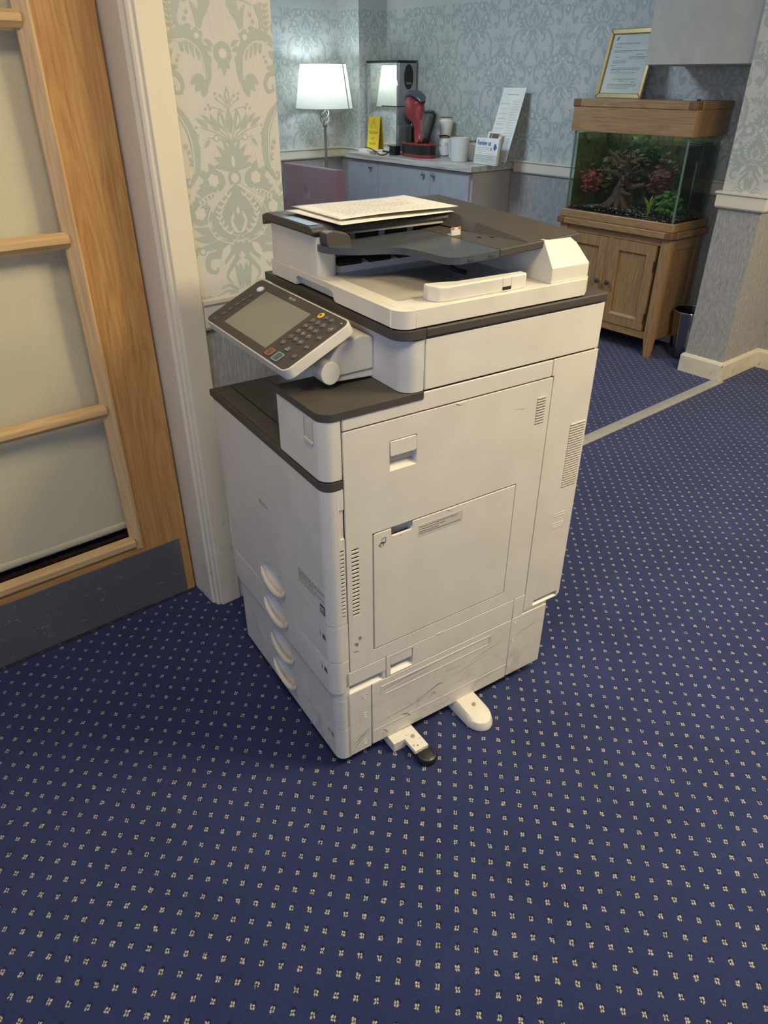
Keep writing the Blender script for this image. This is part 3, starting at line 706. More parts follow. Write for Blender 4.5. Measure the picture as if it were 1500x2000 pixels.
# strip between front flange and door, lower part
part(MB().box(.0005, .0165, .001, .006, .3, ZD-.002), 'front_post', PLAS, .0006)
# lower side: grip recess panel, narrow door, rear block
part(MB().prism([(.006, .2585), (.104, .2585), (.111, .2555), (.111, .2985), (.006, .2985)], side(0), 0, .006), 'corner_strip', PLAS, .0008)
part(MB().box(.006, .111, .016, .018, .232, .26), 'grip_back', PLASF, 0)
part(MB().add([(.006, 0, .2345), (.104, 0, .2345), (.104, .016, .246), (.006, .016, .246)], [(0, 1, 2, 3)]).box(.103, .111, .0005, .016, .2345, .2585), 'grip_floor', PLASF, 0)
ho2 = rrect(.124, .187, .2385, .291, .003, 2)
ND = part(MB().prism(rect(.1135, .4965, .2345, .2985), side(0), 0, .006, [ho2]), 'narrow_door', PLAS, .0008)
MB().prism(rect(.12, .19, .236, .293), side(.02), 0, .002).build('handle_pocket', PLASF, ND)
MB().add([(.124, 0, .2385), (.187, 0, .2385), (.187, .02, .2525), (.124, .02, .2525)], [(0, 1, 2, 3)]).build('pocket_floor', PLASF, ND)
MB().box(.123, .1245, 0, .02, .2385, .291).build('pocket_side', PLASF, ND)
MB().box(.1865, .188, 0, .02, .2385, .291).build('pocket_side', PLASF, ND)
MB().prism(rrect(.1255, .1850, .265, .2895, .003, 2), side(.001), 0, .008).build('release_flap', PLASF, ND, bevel=.002)
part(MB().prism(rect(.4985, .534, .2345, .2985), side(0), 0, .006), 'rear_block', PLAS)
part(MB().prism(rect(.5345, .618, .2365, .2485), side(.0015), 0, .006), 'rear_block', PLAS)
# paper-bank side panels
part(MB().prism(rect(.0065, .0715, .031, .2335), side(0), 0, .006), 'bank_corner_panel', PLAS)
BP = part(MB().prism(rect(.0745, .4965, .0335, .2325), side(0), 0, .006), 'bank_side_panel', PLAS)
MB().box(.098, .432, -.0012, .001, .2115, .2135).box(.098, .1, -.0005, .001, .186, .212).box(.11, .432, -.0009, .001, .1835, .1848).box(.4245, .4265, -.0012, .001, .186, .2115).box(.4305, .432, -.0012, .001, .1835, .2135).build('moulded_ridge', PLASF, BP)
MB().box(.0745, .4965, -.0007, .001, .0775, .079).build('moulded_line', PLASF, BP)
part(MB().prism(rect(.4985, .618, .0355, .2335), side(0), 0, .006), 'bank_rear_panel', PLAS)
for u, z in ((.055, .208), (.055, .147), (.055, .055), (.511, .218), (.511, .157), (.511, .068)):
    part(MB().tube([(u+.0065*cos(2*pi*i/14), -.0003, z+.0065*sin(2*pi*i/14)) for i in range(14)], .0005, 5, closed=True).box(u-.004, u+.004, -.0006, .0002, z-.0006, z+.0006), 'screw_cap', PLASF, 0)
# scuff strokes rubbed into the lower panels
SCU = plain('scuff_grey', (.25, .23, .20), .7)
def scuff(pts, w, v=-.0003):
    C_ = catmull([Vector((a, b, 0)) for a, b in pts], 5); n_ = len(C_)-1; mb = MB(); vs = []
    for i, c in enumerate(C_):
        g = (C_[min(i+1, n_)]-C_[max(i-1, 0)]).normalized(); k = Vector((-g.y, g.x, 0))*w*.5*sin(pi*min(max(i/n_, .03), .97))
        vs += [(c.x+k.x, v, c.y+k.y), (c.x-k.x, v, c.y-k.y)]
    mb.add(vs, [(2*i, 2*i+1, 2*i+3, 2*i+2) for i in range(n_)]); part(mb, 'scuff_mark', SCU, 0, recalc=False)
for p, w in (([(.078, .197), (.13, .203), (.2, .206), (.27, .205)], .0022), ([(.12, .19), (.2, .194), (.26, .197)], .0013), ([(.02, .062), (.05, .085), (.07, .098)], .003), ([(.02, .04), (.035, .062), (.066, .088)], .002),
             ([(.08, .10), (.18, .103), (.28, .118)], .0016), ([(.2, .108), (.25, .124), (.272, .13), (.285, .127)], .004), ([(.24, .098), (.256, .108), (.262, .1)], .003), ([(.1, .07), (.115, .055), (.11, .045)], .0026),
             ([(.155, .088), (.175, .08), (.185, .068)], .005), ([(.36, .15), (.42, .165), (.49, .18)], .0014), ([(.5, .16), (.55, .178), (.615, .192)], .0015), ([(.29, .16), (.34, .158)], .001), ([(.3, .135), (.35, .14), (.45, .155)], .001),
             ([(.040, .392), (.045, .388), (.043, .381)], .008), ([(.030, .378), (.036, .374), (.039, .366)], .008), ([(.026, .353), (.034, .354), (.042, .35)], .003), ([(.17, .385), (.174, .381)], .003), ([(.37, .354), (.375, .356)], .002), ([(.43, .83), (.45, .826), (.46, .825)], .001)):
    scuff(p, w)
# casters and stabiliser feet
for u in (.07, .54):
    for v in (.07, .48):
        c = part(MB().prism(ell(u, .0165, .0165, .0165, 16), side(v), -.012, .012), 'caster', BLACK, .002)
        MB().box(u-.014, u+.014, v-.016, v+.016, .028, .036).build('caster_plate', STEEL, c)
f1 = MB(); nn = 18
ring = [(.326, .02), (.326, -.048)]+[(.3585-.0325*cos(pi*i/12), -.048-.040*sin(pi*i/12)) for i in range(1, 13)]+[(.391, .02)]
def foot_sec(sc, z, drop):
    return [(.3585+(a-.3585)*sc, b if b > 0 else b*sc, max(.002, z+(drop*b if b < 0 else 0))) for a, b in ring]
secs = [foot_sec(1.12, .001, 0), foot_sec(1.12, .010, 0), foot_sec(1.04, .028, .05), foot_sec(.86, .040, .12)]
m_ = len(ring)
f1.add([p for s_ in secs for p in s_], [(k*m_+i, k*m_+(i+1) % m_, (k+1)*m_+(i+1) % m_, (k+1)*m_+i) for k in range(3) for i in range(m_)]+[tuple(range(3*m_, 4*m_)), tuple(range(m_))[::-1]])
F1 = part(f1, 'stabiliser_foot', PLASF, .001); F1['label'] = 'rounded cream cover over the stabiliser foot'
MB().lathe([(.0055, 0), (.0055, .001), (.003, .002)], 12, (.362, -.034, .0358)).build('screw', INKG, F1)
F2 = part(MB().box(.150, .190, -.072, .03, .018, .030), 'stabiliser_arm', PLASF, .0015); F2['label'] = 'bare stabiliser arm with black rubber foot'
MB().lathe([(.0055, 0), (.0055, .001), (.003, .002)], 12, (.172, -.030, .030)).build('screw', INKG, F2)
MB().prism([(.118, .004), (.15, .002), (.158, .010), (.158, .032), (.118, .032)], side(-.028), 0, .05).build('bracket', PLASF, F2, bevel=.001)
MB().lathe([(.017, 0), (.024, .002), (.0255, .008), (.0255, .014), (.023, .019), (.018, .021), (.016, .0195), (.012, .021), (.0005, .021)], 24, (.176, -.085, 0)).build('rubber_foot', BLACK, F2)
SCD = plain('scuff_dark', (.16, .14, .11), .7)
for a, b, w in ((.158, -.055, .004), (.166, -.06, .005), (.180, -.058, .003), (.16, -.02, .003), (.183, -.045, .003)):
    MB().lathe([(w*.5, 0), (w*.4, .0003)], 7, (a, b, .0301)).build('wear_spot', SCD, F2)

# ---- scanner unit
SCN = PLASB
sf = [(.150, .550), (.150, .028)]+arc(.178, .028, .028, 180, 270, 8)[1:]+[(.1925, 0), (.1925, .02), (.23, .02), (.23, .550)]
part(MB().prism(sf, XY, .9225, 1.0195), 'scanner_front', plain('scanner_front_grey', (.60, .59, .56), .38), .0015)
part(MB().box(.1955, .6575, 0, .550, .9225, 1.0195), 'scanner_cover', PLAS, .0015)
dt = [(.136, .552), (.136, .026)]+arc(.166, .027, .030, 180, 270, 8)+[(.1930, -.003), (.1930, .2), (.1930, .552)]
part(MB().prism(dt, XY, 1.0225, 1.0400), 'glass_frame', DARK, .003, seg=3)
part(MB().prism([(.1945, -.003), (.660, -.003), (.660, .552), (.1945, .552)], XY, 1.0225, 1.0400), 'glass_frame', DARK, .003, seg=3)
part(MB().box(.155, .65, .01, .54, 1.0195, 1.023), 'frame_seal', GAP, 0)

# ---- control panel on its arm
PU1, PZ1, PU2, PZ2, PVL, PVR = .09, 1.0455, -.045, .981, .469, .09
ea = Vector((0, -1, 0)); eb = Vector((PU1-PU2, 0, PZ1-PZ2)).normalized(); en = ea.cross(eb).normalized()
if en.z < 0: en = -en
PO = Vector((PU2, PVL, PZ2))
pan = lambda a, b, d: tuple(PO+ea*a+eb*b+en*d)
PW, PH = .379, .1496
PN = part(MB().prism(rrect(-.003, PW+.003, -.003, PH+.003, .016, 5), pan, -.022, -.0012), 'control_panel', PLASB, .004, seg=3)
face = MB().prism(rrect(0, PW, 0, PH, .014, 5), pan, -.0015, 0, [rect(.066, .268, .0175, .128)]).build('panel_face', DARK, PN, bevel=.0006)
face['label'] = 'dark grey keypad face'
t = NT('touch_screen'); t.set(Base_Color=t.ramp(t.noise(t.coord(), 6, 2), [(.3, (.21, .205, .175)), (.7, (.24, .23, .19))]), Roughness=.3); t.b.inputs['Specular IOR Level'].default_value = .25
scr = MB().prism(rect(.066, .268, .0175, .128), pan, -.0012, -.0006).build('touch_screen', t.m, PN, smooth=0); scr['label'] = 'blank grey touch screen'
KEY = plain('key_grey', (.085, .078, .072), .35); LEG = plain('key_legend', (.62, .60, .56), .5)
pat = lambda a0, b0, d0: (lambda a, b, d: pan(a0+a, b0+b, d0+d))
def key(a, b, r, h=.0022, mat=KEY, legend=None, ls=.007, name='key'):
    k = MB().lathe([(r, -.001), (r, h*.6), (r*.85, h), (.0002, h)], 14, fn=lambda x, y, z: pan(a+x, b+y, z)).build(name, mat, PN)
    if legend:
        mb = MB(); text(mb, legend, ls, pat(a, b, h+.0003)); mb.build('legend', LEG, k, smooth=0, recalc=False)
    return k
rows = (.117, .0993, .0819, .0641); cols = (.2935, .3135, .3335)
for i, r_ in enumerate(rows):
    for j, c_ in enumerate(cols): key(c_, r_, .0066, legend='123456789*0#'[i*3+j])
key(.2935, .0462, .0062, legend='C'); 
yk = key(.2961, .1345, .0078, .0012, plain('yellow_key', (.75, .50, .05), .4)); MB().box(-.003, .003, -.002, .002, 0, .0003)
mb = MB().prism(rrect(-.003, .003, -.0022, .0022, .0006, 2), pat(.2961, .1345, .0012), 0, .0005); mb.build('legend', INK, yk)
key(.3165, .1347, .0052, legend='+', ls=.006); key(.3366, .1347, .0056, legend='/', ls=.006)
for b in (.0903, .0616, .0334): key(.3610, b, .0060, legend='o', ls=.006)
def ringkey(a, b, w, h, mat, name):
    k = MB().prism(rrect(a-w, a+w, b-h, b+h, .003, 3), pan, 0, .0016).build(name, KEY, PN, bevel=.0005)
    MB().prism(rrect(a-w, a+w, b-h, b+h, .003, 3), pan, .0016, .0021, [rrect(a-w+.0016, a+w-.0016, b-h+.0016, b+h-.0016, .002, 3)]).build('key_ring', mat, k)
ringkey(.2938, .0150, .0098, .0088, plain('red_key', (.62, .12, .07), .4), 'stop_key')
ringkey(.3265, .0150, .0115, .0105, plain('blue_key', (.16, .48, .62), .4), 'start_key')
ck = MB().prism(rrect(.3175, .3335, .0345, .0445, .002, 2), pan, 0, .0016).build('clear_key', KEY, PN, bevel=.0005)
MB().prism(rect(.319, .332, .0348, .0362), pan, .0016, .0021).prism(rect(.3247, .3262, .0362, .0435), pan, .0016, .0021).build('legend', plain('blue_key', (.16, .48, .62), .4), ck)
pk = MB().lathe([(.0095, 0), (.0095, .0012), (.007, .0012), (.0065, .0004), (.0002, .0004)], 18, fn=lambda x, y, z: pan(.362+x, .1188+y, z)).build('energy_key', KEY, PN)
mb = MB(); text(mb, 'o', .011, pat(.362, .1195, .0009)); mb.build('legend', LEG, pk, smooth=0, recalc=False)
hk = MB().prism(ell(.043, .1252, .0125, .0085, 20), pan, 0, .0012).build('home_key', plain('home_key_blue', (.35, .50, .62), .3), PN)
MB().prism(ell(.043, .1252, .0095, .0062, 18), pan, .0012, .002).build('home_key_cap', plain('home_key_white', (.80, .83, .84), .3), hk)
for a, b in ((.0357, .0313), (.0365, .0489), (.0375, .0663), (.0396, .0829), (.0425, .0992)):
    MB().prism(rrect(a-.004, a+.004, b-.005, b+.005, .003, 3), pan, 0, .0018).build('function_key', KEY, PN, bevel=.0006)
    MB().box(0, 0, 0, 0, 0, 0)
key(.030, .0105, .0055, .002)
mb = MB(); text(mb, 'RICOH', .0085, pat(.170, .1385, .0004)); mb.build('brand_lettering', LEG, PN, smooth=0, recalc=False)
MB().prism(rect(.275, .2757, .004, .146), pan, 0, .0003).prism(rect(.3475, .348, .05, .146), pan, 0, .0003).build('face_line', KEY, PN)
MB().prism(ell(.366, .139, .0022, .0012, 8), pan, 0, .0006).build('indicator', LEG, PN)
arm = [(.150, .942), (.150, 1.005), (.120, 1.012), (.075, 1.000), (.045, .962), (.060, .940)]
part(MB().prism(arm, SX, .105, .255), 'panel_arm', PLASB, .004, seg=3)
part(MB().prism([(.150, .926), (.150, .941), (.066, .939), (.070, .930)], SX, .108, .252), 'arm_underside', PLASB, .002)
part(MB().prism(ell(.052, .953, .020, .022, 20), SX, .098, .135), 'arm_hinge', PLASB, .002)
part(MB().box(.10, .15, .13, .24, .9215, .928), 'cable_cover', BLACK, .001)

# ---- document feeder on top
sl = [(.150, .512), (.150, .03)]+[(.612, 0), (.612, .512)]
slab = MB().prism([(.1508, .512), (.1508, .0304), (.1724, .0304), (.1724, 0), (.590, 0), (.612, .016), (.612, .512)], XY, 1.0430, 1.0755)
part(slab, 'lid_slab', PLASB, .0008, seg=2)
lip = [(.03, 1.0430), (.225, 1.0430), (.232, 1.0475), (.236, 1.060), (.244, 1.0625), (.385, 1.0625), (.393, 1.058), (.396, 1.0430), (.512, 1.0430), (.512, 1.0750), (.03, 1.0750)]
part(MB().prism(lip, front(.137), 0, .014), 'lid_front_lip', PLASB, .0008, seg=2)
cr = [(.137, .0302)]+arc(.167, .030, .030, 180, 270, 8)+[(.1722, 0), (.1722, .0302)]
part(MB().prism(cr, XY, 1.0430, 1.0750), 'lid_front_corner', PLASB, .0008, seg=2)
part(MB().box(.165, .60, .012, .5, 1.0395, 1.0465), 'lid_pad', GAP, 0)
part(MB().prism(rrect(.175, .47, .06, .285, .01, 3), XY, 1.0750, 1.0762), 'output_shadow', plain('slab_shadow_grey', (.47, .445, .385), .12), .0005)  # darker plate: the document tray's shadow on the slab, painted as grey
# output fence
fe = [(.225, .055), (.222, .035), (.232, .018), (.250, .012), (.436, .012), (.441, .017), (.441, .034), (.29, .038), (.25, .050)]
FE = part(MB().prism(fe, XY, 1.0750, 1.1030), 'output_fence', PLASB, .003, seg=3)
MB().box(.378, .399, .0112, .016, 1.079, 1.085).build('fence_window', BLACK, FE)
MB().box(.3765, .4005, .0105, .0125, 1.0765, 1.0785).box(.378, .3785, .0114, .0122, 1.085, 1.102).box(.3995, .4, .0114, .0122, 1.085, 1.102).build('fence_moulding', PLASF, FE)
# rear block: upright low, leaning inwards above
rbk = [(.497, .006, 1.0755), (.598, .006, 1.0755), (.598, .006, 1.105), (.497, .006, 1.105), (.505, .045, 1.151), (.575, .045, 1.151),
       (.497, .44, 1.0755), (.598, .44, 1.0755), (.505, .44, 1.151), (.598, .44, 1.151), (.598, .05, 1.14)]
part(MB().add(rbk, [(0, 1, 2, 3), (3, 2, 5, 4), (0, 3, 4, 8, 6), (1, 7, 9, 10, 2), (2, 10, 5), (4, 5, 10, 9, 8), (6, 8, 9, 7), (0, 6, 7, 1)]), 'rear_block', PLASB, .0012)
# feeder: white front block, dark mouth, dark cover
part(MB().prism(rrect(.140, .185, .298, .513, .008, 3), XY, 1.0750, 1.152), 'feeder_end', PLASB, .004, seg=3)
part(MB().box(.185, .595, .318, .512, 1.0755, 1.152), 'feeder_body', GAP, 0)
part(MB().prism([(.310, 1.0755), (.310, 1.090), (.320, 1.098), (.33, 1.098), (.33, 1.0755)], lambda a, b, d: (d, a, b), .185, .497), 'exit_guide', PLASB, .001)
for i in range(4):
    r0 = .190+i*.072
    part(MB().prism([(.296, 1.096), (.300, 1.091), (.318, 1.095), (.318, 1.104), (.302, 1.104)], lambda a, b, d: (d, a, b), r0, r0+.054), 'exit_flap', BLACK, .001)
part(MB().tube([(.186, .309, 1.110), (.49, .309, 1.110)], .0022, 8), 'exit_shaft', STEEL, 0)
cv = [(.128, .524), (.128, .300), (.134, .292), (.205, .290), (.470, .290), (.470, .524)]
part(MB().prism([(.524, 1.146), (.524, 1.166), (.500, 1.1735), (.31, 1.1725), (.296, 1.169), (.292, 1.163), (.296, 1.1575), (.5, 1.1575)], lambda a, b, d: (d, a, b), .128, .475), 'feeder_cover', DARK, .002, seg=3)
part(MB().prism([(.292, 1.1535), (.298, 1.1575), (.36, 1.1575), (.36, 1.150)], lambda a, b, d: (d, a, b), .205, .475), 'cover_lip', plain('cover_underside', (.33, .31, .26), .5), .0005)
part(MB().prism(rrect(.1305, .1560, .312, .425, .004, 2), lambda a, b, d: (a, b, 1.1732+d), 0, .0006), 'instruction_sticker', plain('sticker_blue', (.20, .29, .40), .25), 0)
for i in range(3):
    u = .225+i*.072; part(MB().box(u, u+.012, .312, .322, 1.118, 1.152), 'mouth_rib', INKG, .001)
# side guide flap curving down on to the tray
fl = [(.142, 1.164), (.175, 1.168), (.205, 1.163), (.221, 1.1555), (.228, 1.137), (.226, 1.132), (.165, 1.132), (.150, 1.136), (.143, 1.146)]
fl = [(.142+(a-.142)*.68, b) for a, b in fl]
part(MB().prism(fl, SX, .262, .292), 'side_guide', DARK, .003, seg=3)
def tz(u): return 1.140+max(0, u-.28)*.045
tr = [(.140, .296)]+[tuple(p) for p in catmull([Vector(q) for q in ((.140, .275), (.150, .255), (.185, .222), (.232, .203), (.262, .180), (.274, .140), (.278, .092), (.284, .062), (.304, .046))], 4)]+[(.335, .044), (.392, .044), (.392, .296)]
tray = lambda a, b, d: (a, b, tz(a)+d)
TR = part(MB().prism(tr, tray, -.013, 0), 'document_tray', DARKG, .0022, seg=3)
part(MB().prism([(.3935, .044), (.597, .044), (.608, .056), (.608, .30), (.3935, .30)], tray, -.014, .0005), 'tray_hinge_cover', DARK, .0022, seg=3)
hx = [(.470, .052, tz(.47)), (.606, .056, tz(.606)), (.606, .524, 1.150), (.440, .524, 1.150), (.440, .285, 1.150), (.448, .20, tz(.45)),
      (.470, .056, tz(.47)+.002), (.604, .060, tz(.6)+.003), (.602, .520, 1.1745), (.470, .520, 1.1735), (.470, .290, 1.1725), (.468, .20, 1.164)]
part(MB().add(hx, [(0, 1, 7, 6), (1, 2, 8, 7), (2, 3, 9, 8), (3, 4, 10, 9), (4, 5, 11, 10), (5, 0, 6, 11), (6, 7, 8, 9, 10, 11), (5, 4, 3, 2, 1, 0)]), 'rear_cover', DARK, .0012)
part(MB().box(.395, .418, .196, .2, tz(.4)+.0005, tz(.4)+.0155).box(.395, .418, .2, .21, tz(.4)+.0005, tz(.4)+.003), 'length_guide', PLASB, .0006)
for a in (.3985, .4145): part(MB().box(a-.0022, a+.0022, .1945, .1985, tz(.4)+.0135, tz(.4)+.017), 'guide_pin', plain('orange_pin', (.55, .17, .08), .4), 0)
part(MB().tube([(.372, .21, tz(.372)-.002), (.372, .21, tz(.372)+.014)], .0009, 6), 'guide_wire', CHROME, 0)
part(MB().prism(rect(.318, .330, .0428, .0445), lambda a, b, d: (a, b, tz(a)-.009+d), 0, .004).prism(rect(.365, .378, .0428, .0445), lambda a, b, d: (a, b, tz(a)-.009+d), 0, .004), 'tray_catch', DARK, 0)
for u, v in ((.470, .165), (.488, .138), (.505, .1), (.45, .18)): part(MB().lathe([(.005, 0), (.005, .0006), (.0035, .0012), (.0002, .0012)], 12, (u-.02, v-.03, tz(u)+.0008)), 'moulded_stud', DARKG, 0)
part(MB().tube(catmull([Vector(p) for p in ((.36, .20, 1.128), (.35, .17, 1.112), (.365, .145, 1.095), (.385, .13, 1.088))], 5), .0045, 8), 'paper_stop', BLACK, 0)

# ---- loose sheets lying on the feeder
def sheet(cx, cy, rot, w, h, z, curl, label, seed):
    R_ = Matrix.Rotation(rot, 2); base = CO.matrix_basis
    t = thing('paper_sheet', label, 'paper', (0, 0, 0), 0, 'loose sheets on the copier')
    M_ = Matrix.Translation(Vector((.65699, .93832, 0))) @ Matrix.Rotation(-0.113456, 4, 'Z') @ Matrix.Translation(Vector((cx, cy, z))) @ Matrix.Rotation(rot, 4, 'Z')
    t.matrix_world = M_
    zf = lambda x, y: curl(x/w+.5, y/h+.5)
    mb = MB().grid(lambda a, b: (w*(a-.5), h*(b-.5), zf(w*(a-.5), h*(b-.5))), 20, 14); n0 = len(mb.v)
    o = mb.build('sheet', PAPER, t); so = o.modifiers.new('thickness', 'SOLIDIFY'); so.thickness = .0003; so.offset = -1
    pr = MB(); r_ = random.Random(seed)
    for k in range(13):
        y = h*(.36-.058*k); L = w*r_.choice((.72, .72, .6, .45)); 
        dashes(pr, lambda a, b, d: (a, b, zf(a, b)+.0005), -w*.38, -w*.38+L, y, .0018, seed*50+k, .011, .35)
    pr.build('print_line', INKG, t, smooth=0, recalc=False)
    return t
sheet(.312, .375, .10, .297, .205, 1.1750, lambda a, b: .0028*(1-a)**3*(.6+b)+.0008*sin(5*a)+.0009, 'printed sheet of paper lying undermost on the copier feeder', 3)
sheet(.335, .392, .02, .297, .205, 1.1816, lambda a, b: .003*a**3+.003*(1-b)**4*sin(pi*a)+.001*sin(4*a+1), 'printed sheet of paper on top of the loose pile on the copier feeder', 5)

# ================================================================== THE LOUNGE BEYOND
# ---- sideboard: two cabinet units and one worktop, against the right wall, fronts facing -x
def knob(par, x, y, z, mat=STEEL, r=.014):
    MB().lathe([(.005, 0), (.005, .010), (r*.8, .014), (r, .020), (r*.85, .026), (.0005, .029)], 16, fn=lambda a, b, c: (x-c, y+a, z+b)).build('knob', mat, par)
def cabinet(y0, y1, doors, label, end=False):
    t = thing('sideboard_cabinet', label, 'cabinet', (3.97, (y0+y1)/2, 0), 0, 'grey sideboard cabinets'); ox, oy = 3.97, (y0+y1)/2
    MB().box(3.79-ox, 4.165-ox, y0-oy, y1-oy, .09, .880).build('carcass', GREYEND, t, bevel=.001)
    MB().box(3.83-ox, 4.16-ox, y0+.01-oy, y1-.01-oy, 0, .09).build('plinth', GREYEND, t)
    for d0, d1, ky in doors:
        d = MB().box(3.770-ox, 3.7895-ox, d0+.0015-oy, d1-.0015-oy, .095, .876).build('door', GREYCAB, t, bevel=.0012); knob(d, 3.770-ox, ky-oy, .835)
    return t
cabinet(4.665, 5.042, [(4.665, 5.040, 4.735)], 'grey single-door cabinet at the lamp end of the sideboard')
cabinet(3.675, 4.662, [(4.078, 4.662, 4.134), (3.690, 4.078, 4.030)], 'grey double-door cabinet under the coffee machine and leaflets')
t = NT('worktop_laminate'); o_ = t.coord(); sv = t.scale(o_, (34, 2.2, 34))
t.set(Base_Color=t.ramp(t.noise(sv, 1, 5, .65, .6), [(.3, (.30, .27, .245)), (.5, (.50, .475, .44)), (.7, (.66, .64, .60))]), Roughness=.3)
tag(MB().box(3.748, 4.168, 3.652, 5.043, .8805, .917).build('worktop', t.m, bevel=.002), 'pale grey wood-effect worktop along the sideboard', 'worktop')
WT = .917
# ---- water boiler: mirror-bright sides, panel facing -y
bo = thing('water_boiler', 'tall stainless steel water boiler with black oval control panel', 'water boiler', (4.05, 4.83, WT))
MIRR = plain('mirror_steel', (.82, .84, .84), .05, 1); BSTEEL = plain('boiler_steel', (.42, .42, .43), .36, .85)
MB().box(-.095, .095, -.165, .195, .012, .600).build('body', MIRR, bo, bevel=.004)
MB().box(-.080, .090, -.172, -.1652, .20, .596).build('front_panel', BSTEEL, bo, bevel=.002)
MB().box(-.080, .090, -.172, -.1652, .03, .19).build('lower_panel', BSTEEL, bo, bevel=.002)
MB().box(-.098, .098, -.175, .198, .600, .612).build('top_cap', BLACK, bo, bevel=.003)
MB().box(-.099, .098, -.174, .010, .315, .322).build('trim_line', BLACK, bo)
MB().prism(ell(0, 0, .043, .080, 32), lambda a, b, d: (.012+a, -.172-d, .508+b), 0, .004).build('control_panel', BLACK, bo, bevel=.001)
mb = MB(); text(mb, 'lincat', .020, lambda a, b, d: (.012+a, -.1765, .468+b)); mb.build('brand_lettering', LEG, bo, smooth=0, recalc=False)
MB().box(-.010, .026, -.1745, -.172, .33, .390).build('display', BLACK, bo)
tp = MB().tube([(.012, -.172, .275), (.012, -.205, .275), (.012, -.222, .262), (.012, -.224, .235)], .010, 10).build('tap', BLACK, bo)
MB().box(.004, .020, -.232, -.19, .284, .292).build('lever', BLACK, tp)
MB().box(-.075, .085, -.235, -.172, .002, .022).build('drip_tray', STEEL, bo, bevel=.002)
for a, b in ((-.08, -.15), (.08, -.15), (-.08, .18), (.08, .18)): MB().lathe([(.012, 0), (.012, .013)], 12, (a, b, 0)).build('foot', BLACK, bo)
# ---- caution sign
sg = thing('caution_sign', 'yellow caution hot water sign standing beside the boiler', 'sign', (3.928, 4.920, WT+.0225), radians(0))
YEL = plain('sign_yellow', (.80, .56, .03), .5)
MB().prism([(-.006, 0), (-.001, 0), (.0215, .222), (.0165, .222)], lambda a, b, d: (a, d, b), -.069, .069).build('card', YEL, sg)
sgf = lambda a, b, d: (-.0067+b*.0225/.222-.0006, -a, b)
mb = MB()
text(mb, 'CAUTION', .0270, lambda a, b, d: sgf(a, b+.112, 0), xs=.92); text(mb, 'HOT', .022, lambda a, b, d: sgf(a, b+.072, 0)); text(mb, 'WATER', .022, lambda a, b, d: sgf(a, b+.036, 0)); text(mb, '!', .040, lambda a, b, d: sgf(a, b+.170, 0))
mb.build('lettering', plain('sign_ink', (.22, .15, .03), .6), sg, smooth=0, recalc=False)
MB().tube([sgf(a, b, 0) for a, b in ((-.034, .146), (.034, .146), (0, .206))], .0014, 5, closed=True).build('warning_triangle', plain('sign_ink', (.22, .15, .03), .6), sg)
# white tray and small blocks under the sign
tag(MB().prism(rrect(3.860, 3.952, 4.82, 5.02, .01), XY, WT, WT+.022).build('tray', WHITE, bevel=.003), 'low white tray under the yellow caution sign', 'tray')
tag(MB().box(3.80, 3.84, 4.735, 4.80, WT, WT+.022).build('tape_box', plain('taupe_box', (.30, .27, .25), .6), bevel=.002), 'small taupe box beside the white tray', 'box')
tag(MB().box(3.80, 3.845, 4.655, 4.728, WT, WT+.018).build('napkin_pack', plain('cream_napkin', (.66, .60, .44), .8), bevel=.003), 'flat cream packet beside the coffee machine', 'packet')
tag(MB().prism(rrect(3.868, 3.930, 4.585, 4.648, .006), XY, WT, WT+.062).build('power_adaptor', BLACK, bevel=.004), 'black block power adaptor beside the coffee machine', 'adaptor')
# ---- pod coffee machine (front faces +y, seen from its side)
RED = plain('machine_red', (.27, .030, .032), .28)
cf = thing('coffee_machine', 'red and black pod coffee machine with clear water tank', 'coffee machine', (3.945, 4.395, WT), radians(-8))
bl = lambda rx, ry, n=32: [(rx*cos(2*pi*i/n)*abs(cos(2*pi*i/n))**-.25 if abs(cos(2*pi*i/n)) > .01 else 0, ry*sin(2*pi*i/n)*abs(sin(2*pi*i/n))**-.25 if abs(sin(2*pi*i/n)) > .01 else 0) for i in range(n)]
bs = [(a*.078, b*.172) for a, b in bl(1, 1)]
MB().prism([(a*1.02, b*1.02) for a, b in bs], XY, 0, .022).build('base', RED, cf, bevel=.004)
MB().prism(bs, XY, .022, .082).build('base_band', BLACK, cf, bevel=.002)
MB().prism([(a*1.01, b*1.01) for a, b in bs], XY, .082, .094).build('base_top', RED, cf, bevel=.004)
def sect(pts, name, mat, w=.05, par=cf):      # body section swept along a y/z spine with half width w and half depth per point
    vs, n_ = [], 20
    C_ = pts
    for k, (y, z, dy, wx) in enumerate(C_):
        a = C_[max(k-1, 0)]; b = C_[min(k+1, len(C_)-1)]; g = Vector((b[0]-a[0], b[1]-a[1])).normalized(); nn_ = Vector((g.y, -g.x))
        vs += [(wx*cos(2*pi*i/n_), y+nn_.x*dy*sin(2*pi*i/n_), z+nn_.y*dy*sin(2*pi*i/n_)) for i in range(n_)]
    fs = [(k*n_+i, k*n_+(i+1) % n_, (k+1)*n_+(i+1) % n_, (k+1)*n_+i) for k in range(len(C_)-1) for i in range(n_)]+[tuple(range(n_))[::-1], tuple(range((len(C_)-1)*n_, len(C_)*n_))]
    return MB().add(vs, fs).build(name, mat, par)
sect([(-.040, .088, .058, .056), (-.022, .11, .048, .050), (-.012, .16, .042, .046), (-.008, .215, .043, .046), (.012, .248, .058, .052), (.040, .275, .078, .058), (.062, .305, .094, .060), (.072, .335, .098, .060), (.074, .365, .088, .054), (.068, .388, .055, .038)], 'body', RED)
sect([(-.040, .352, .012, .020), (-.008, .382, .018, .046), (.045, .404, .022, .056), (.105, .396, .028, .052), (.150, .368, .022, .036), (.168, .345, .008, .014)], 'lid', DARKG)
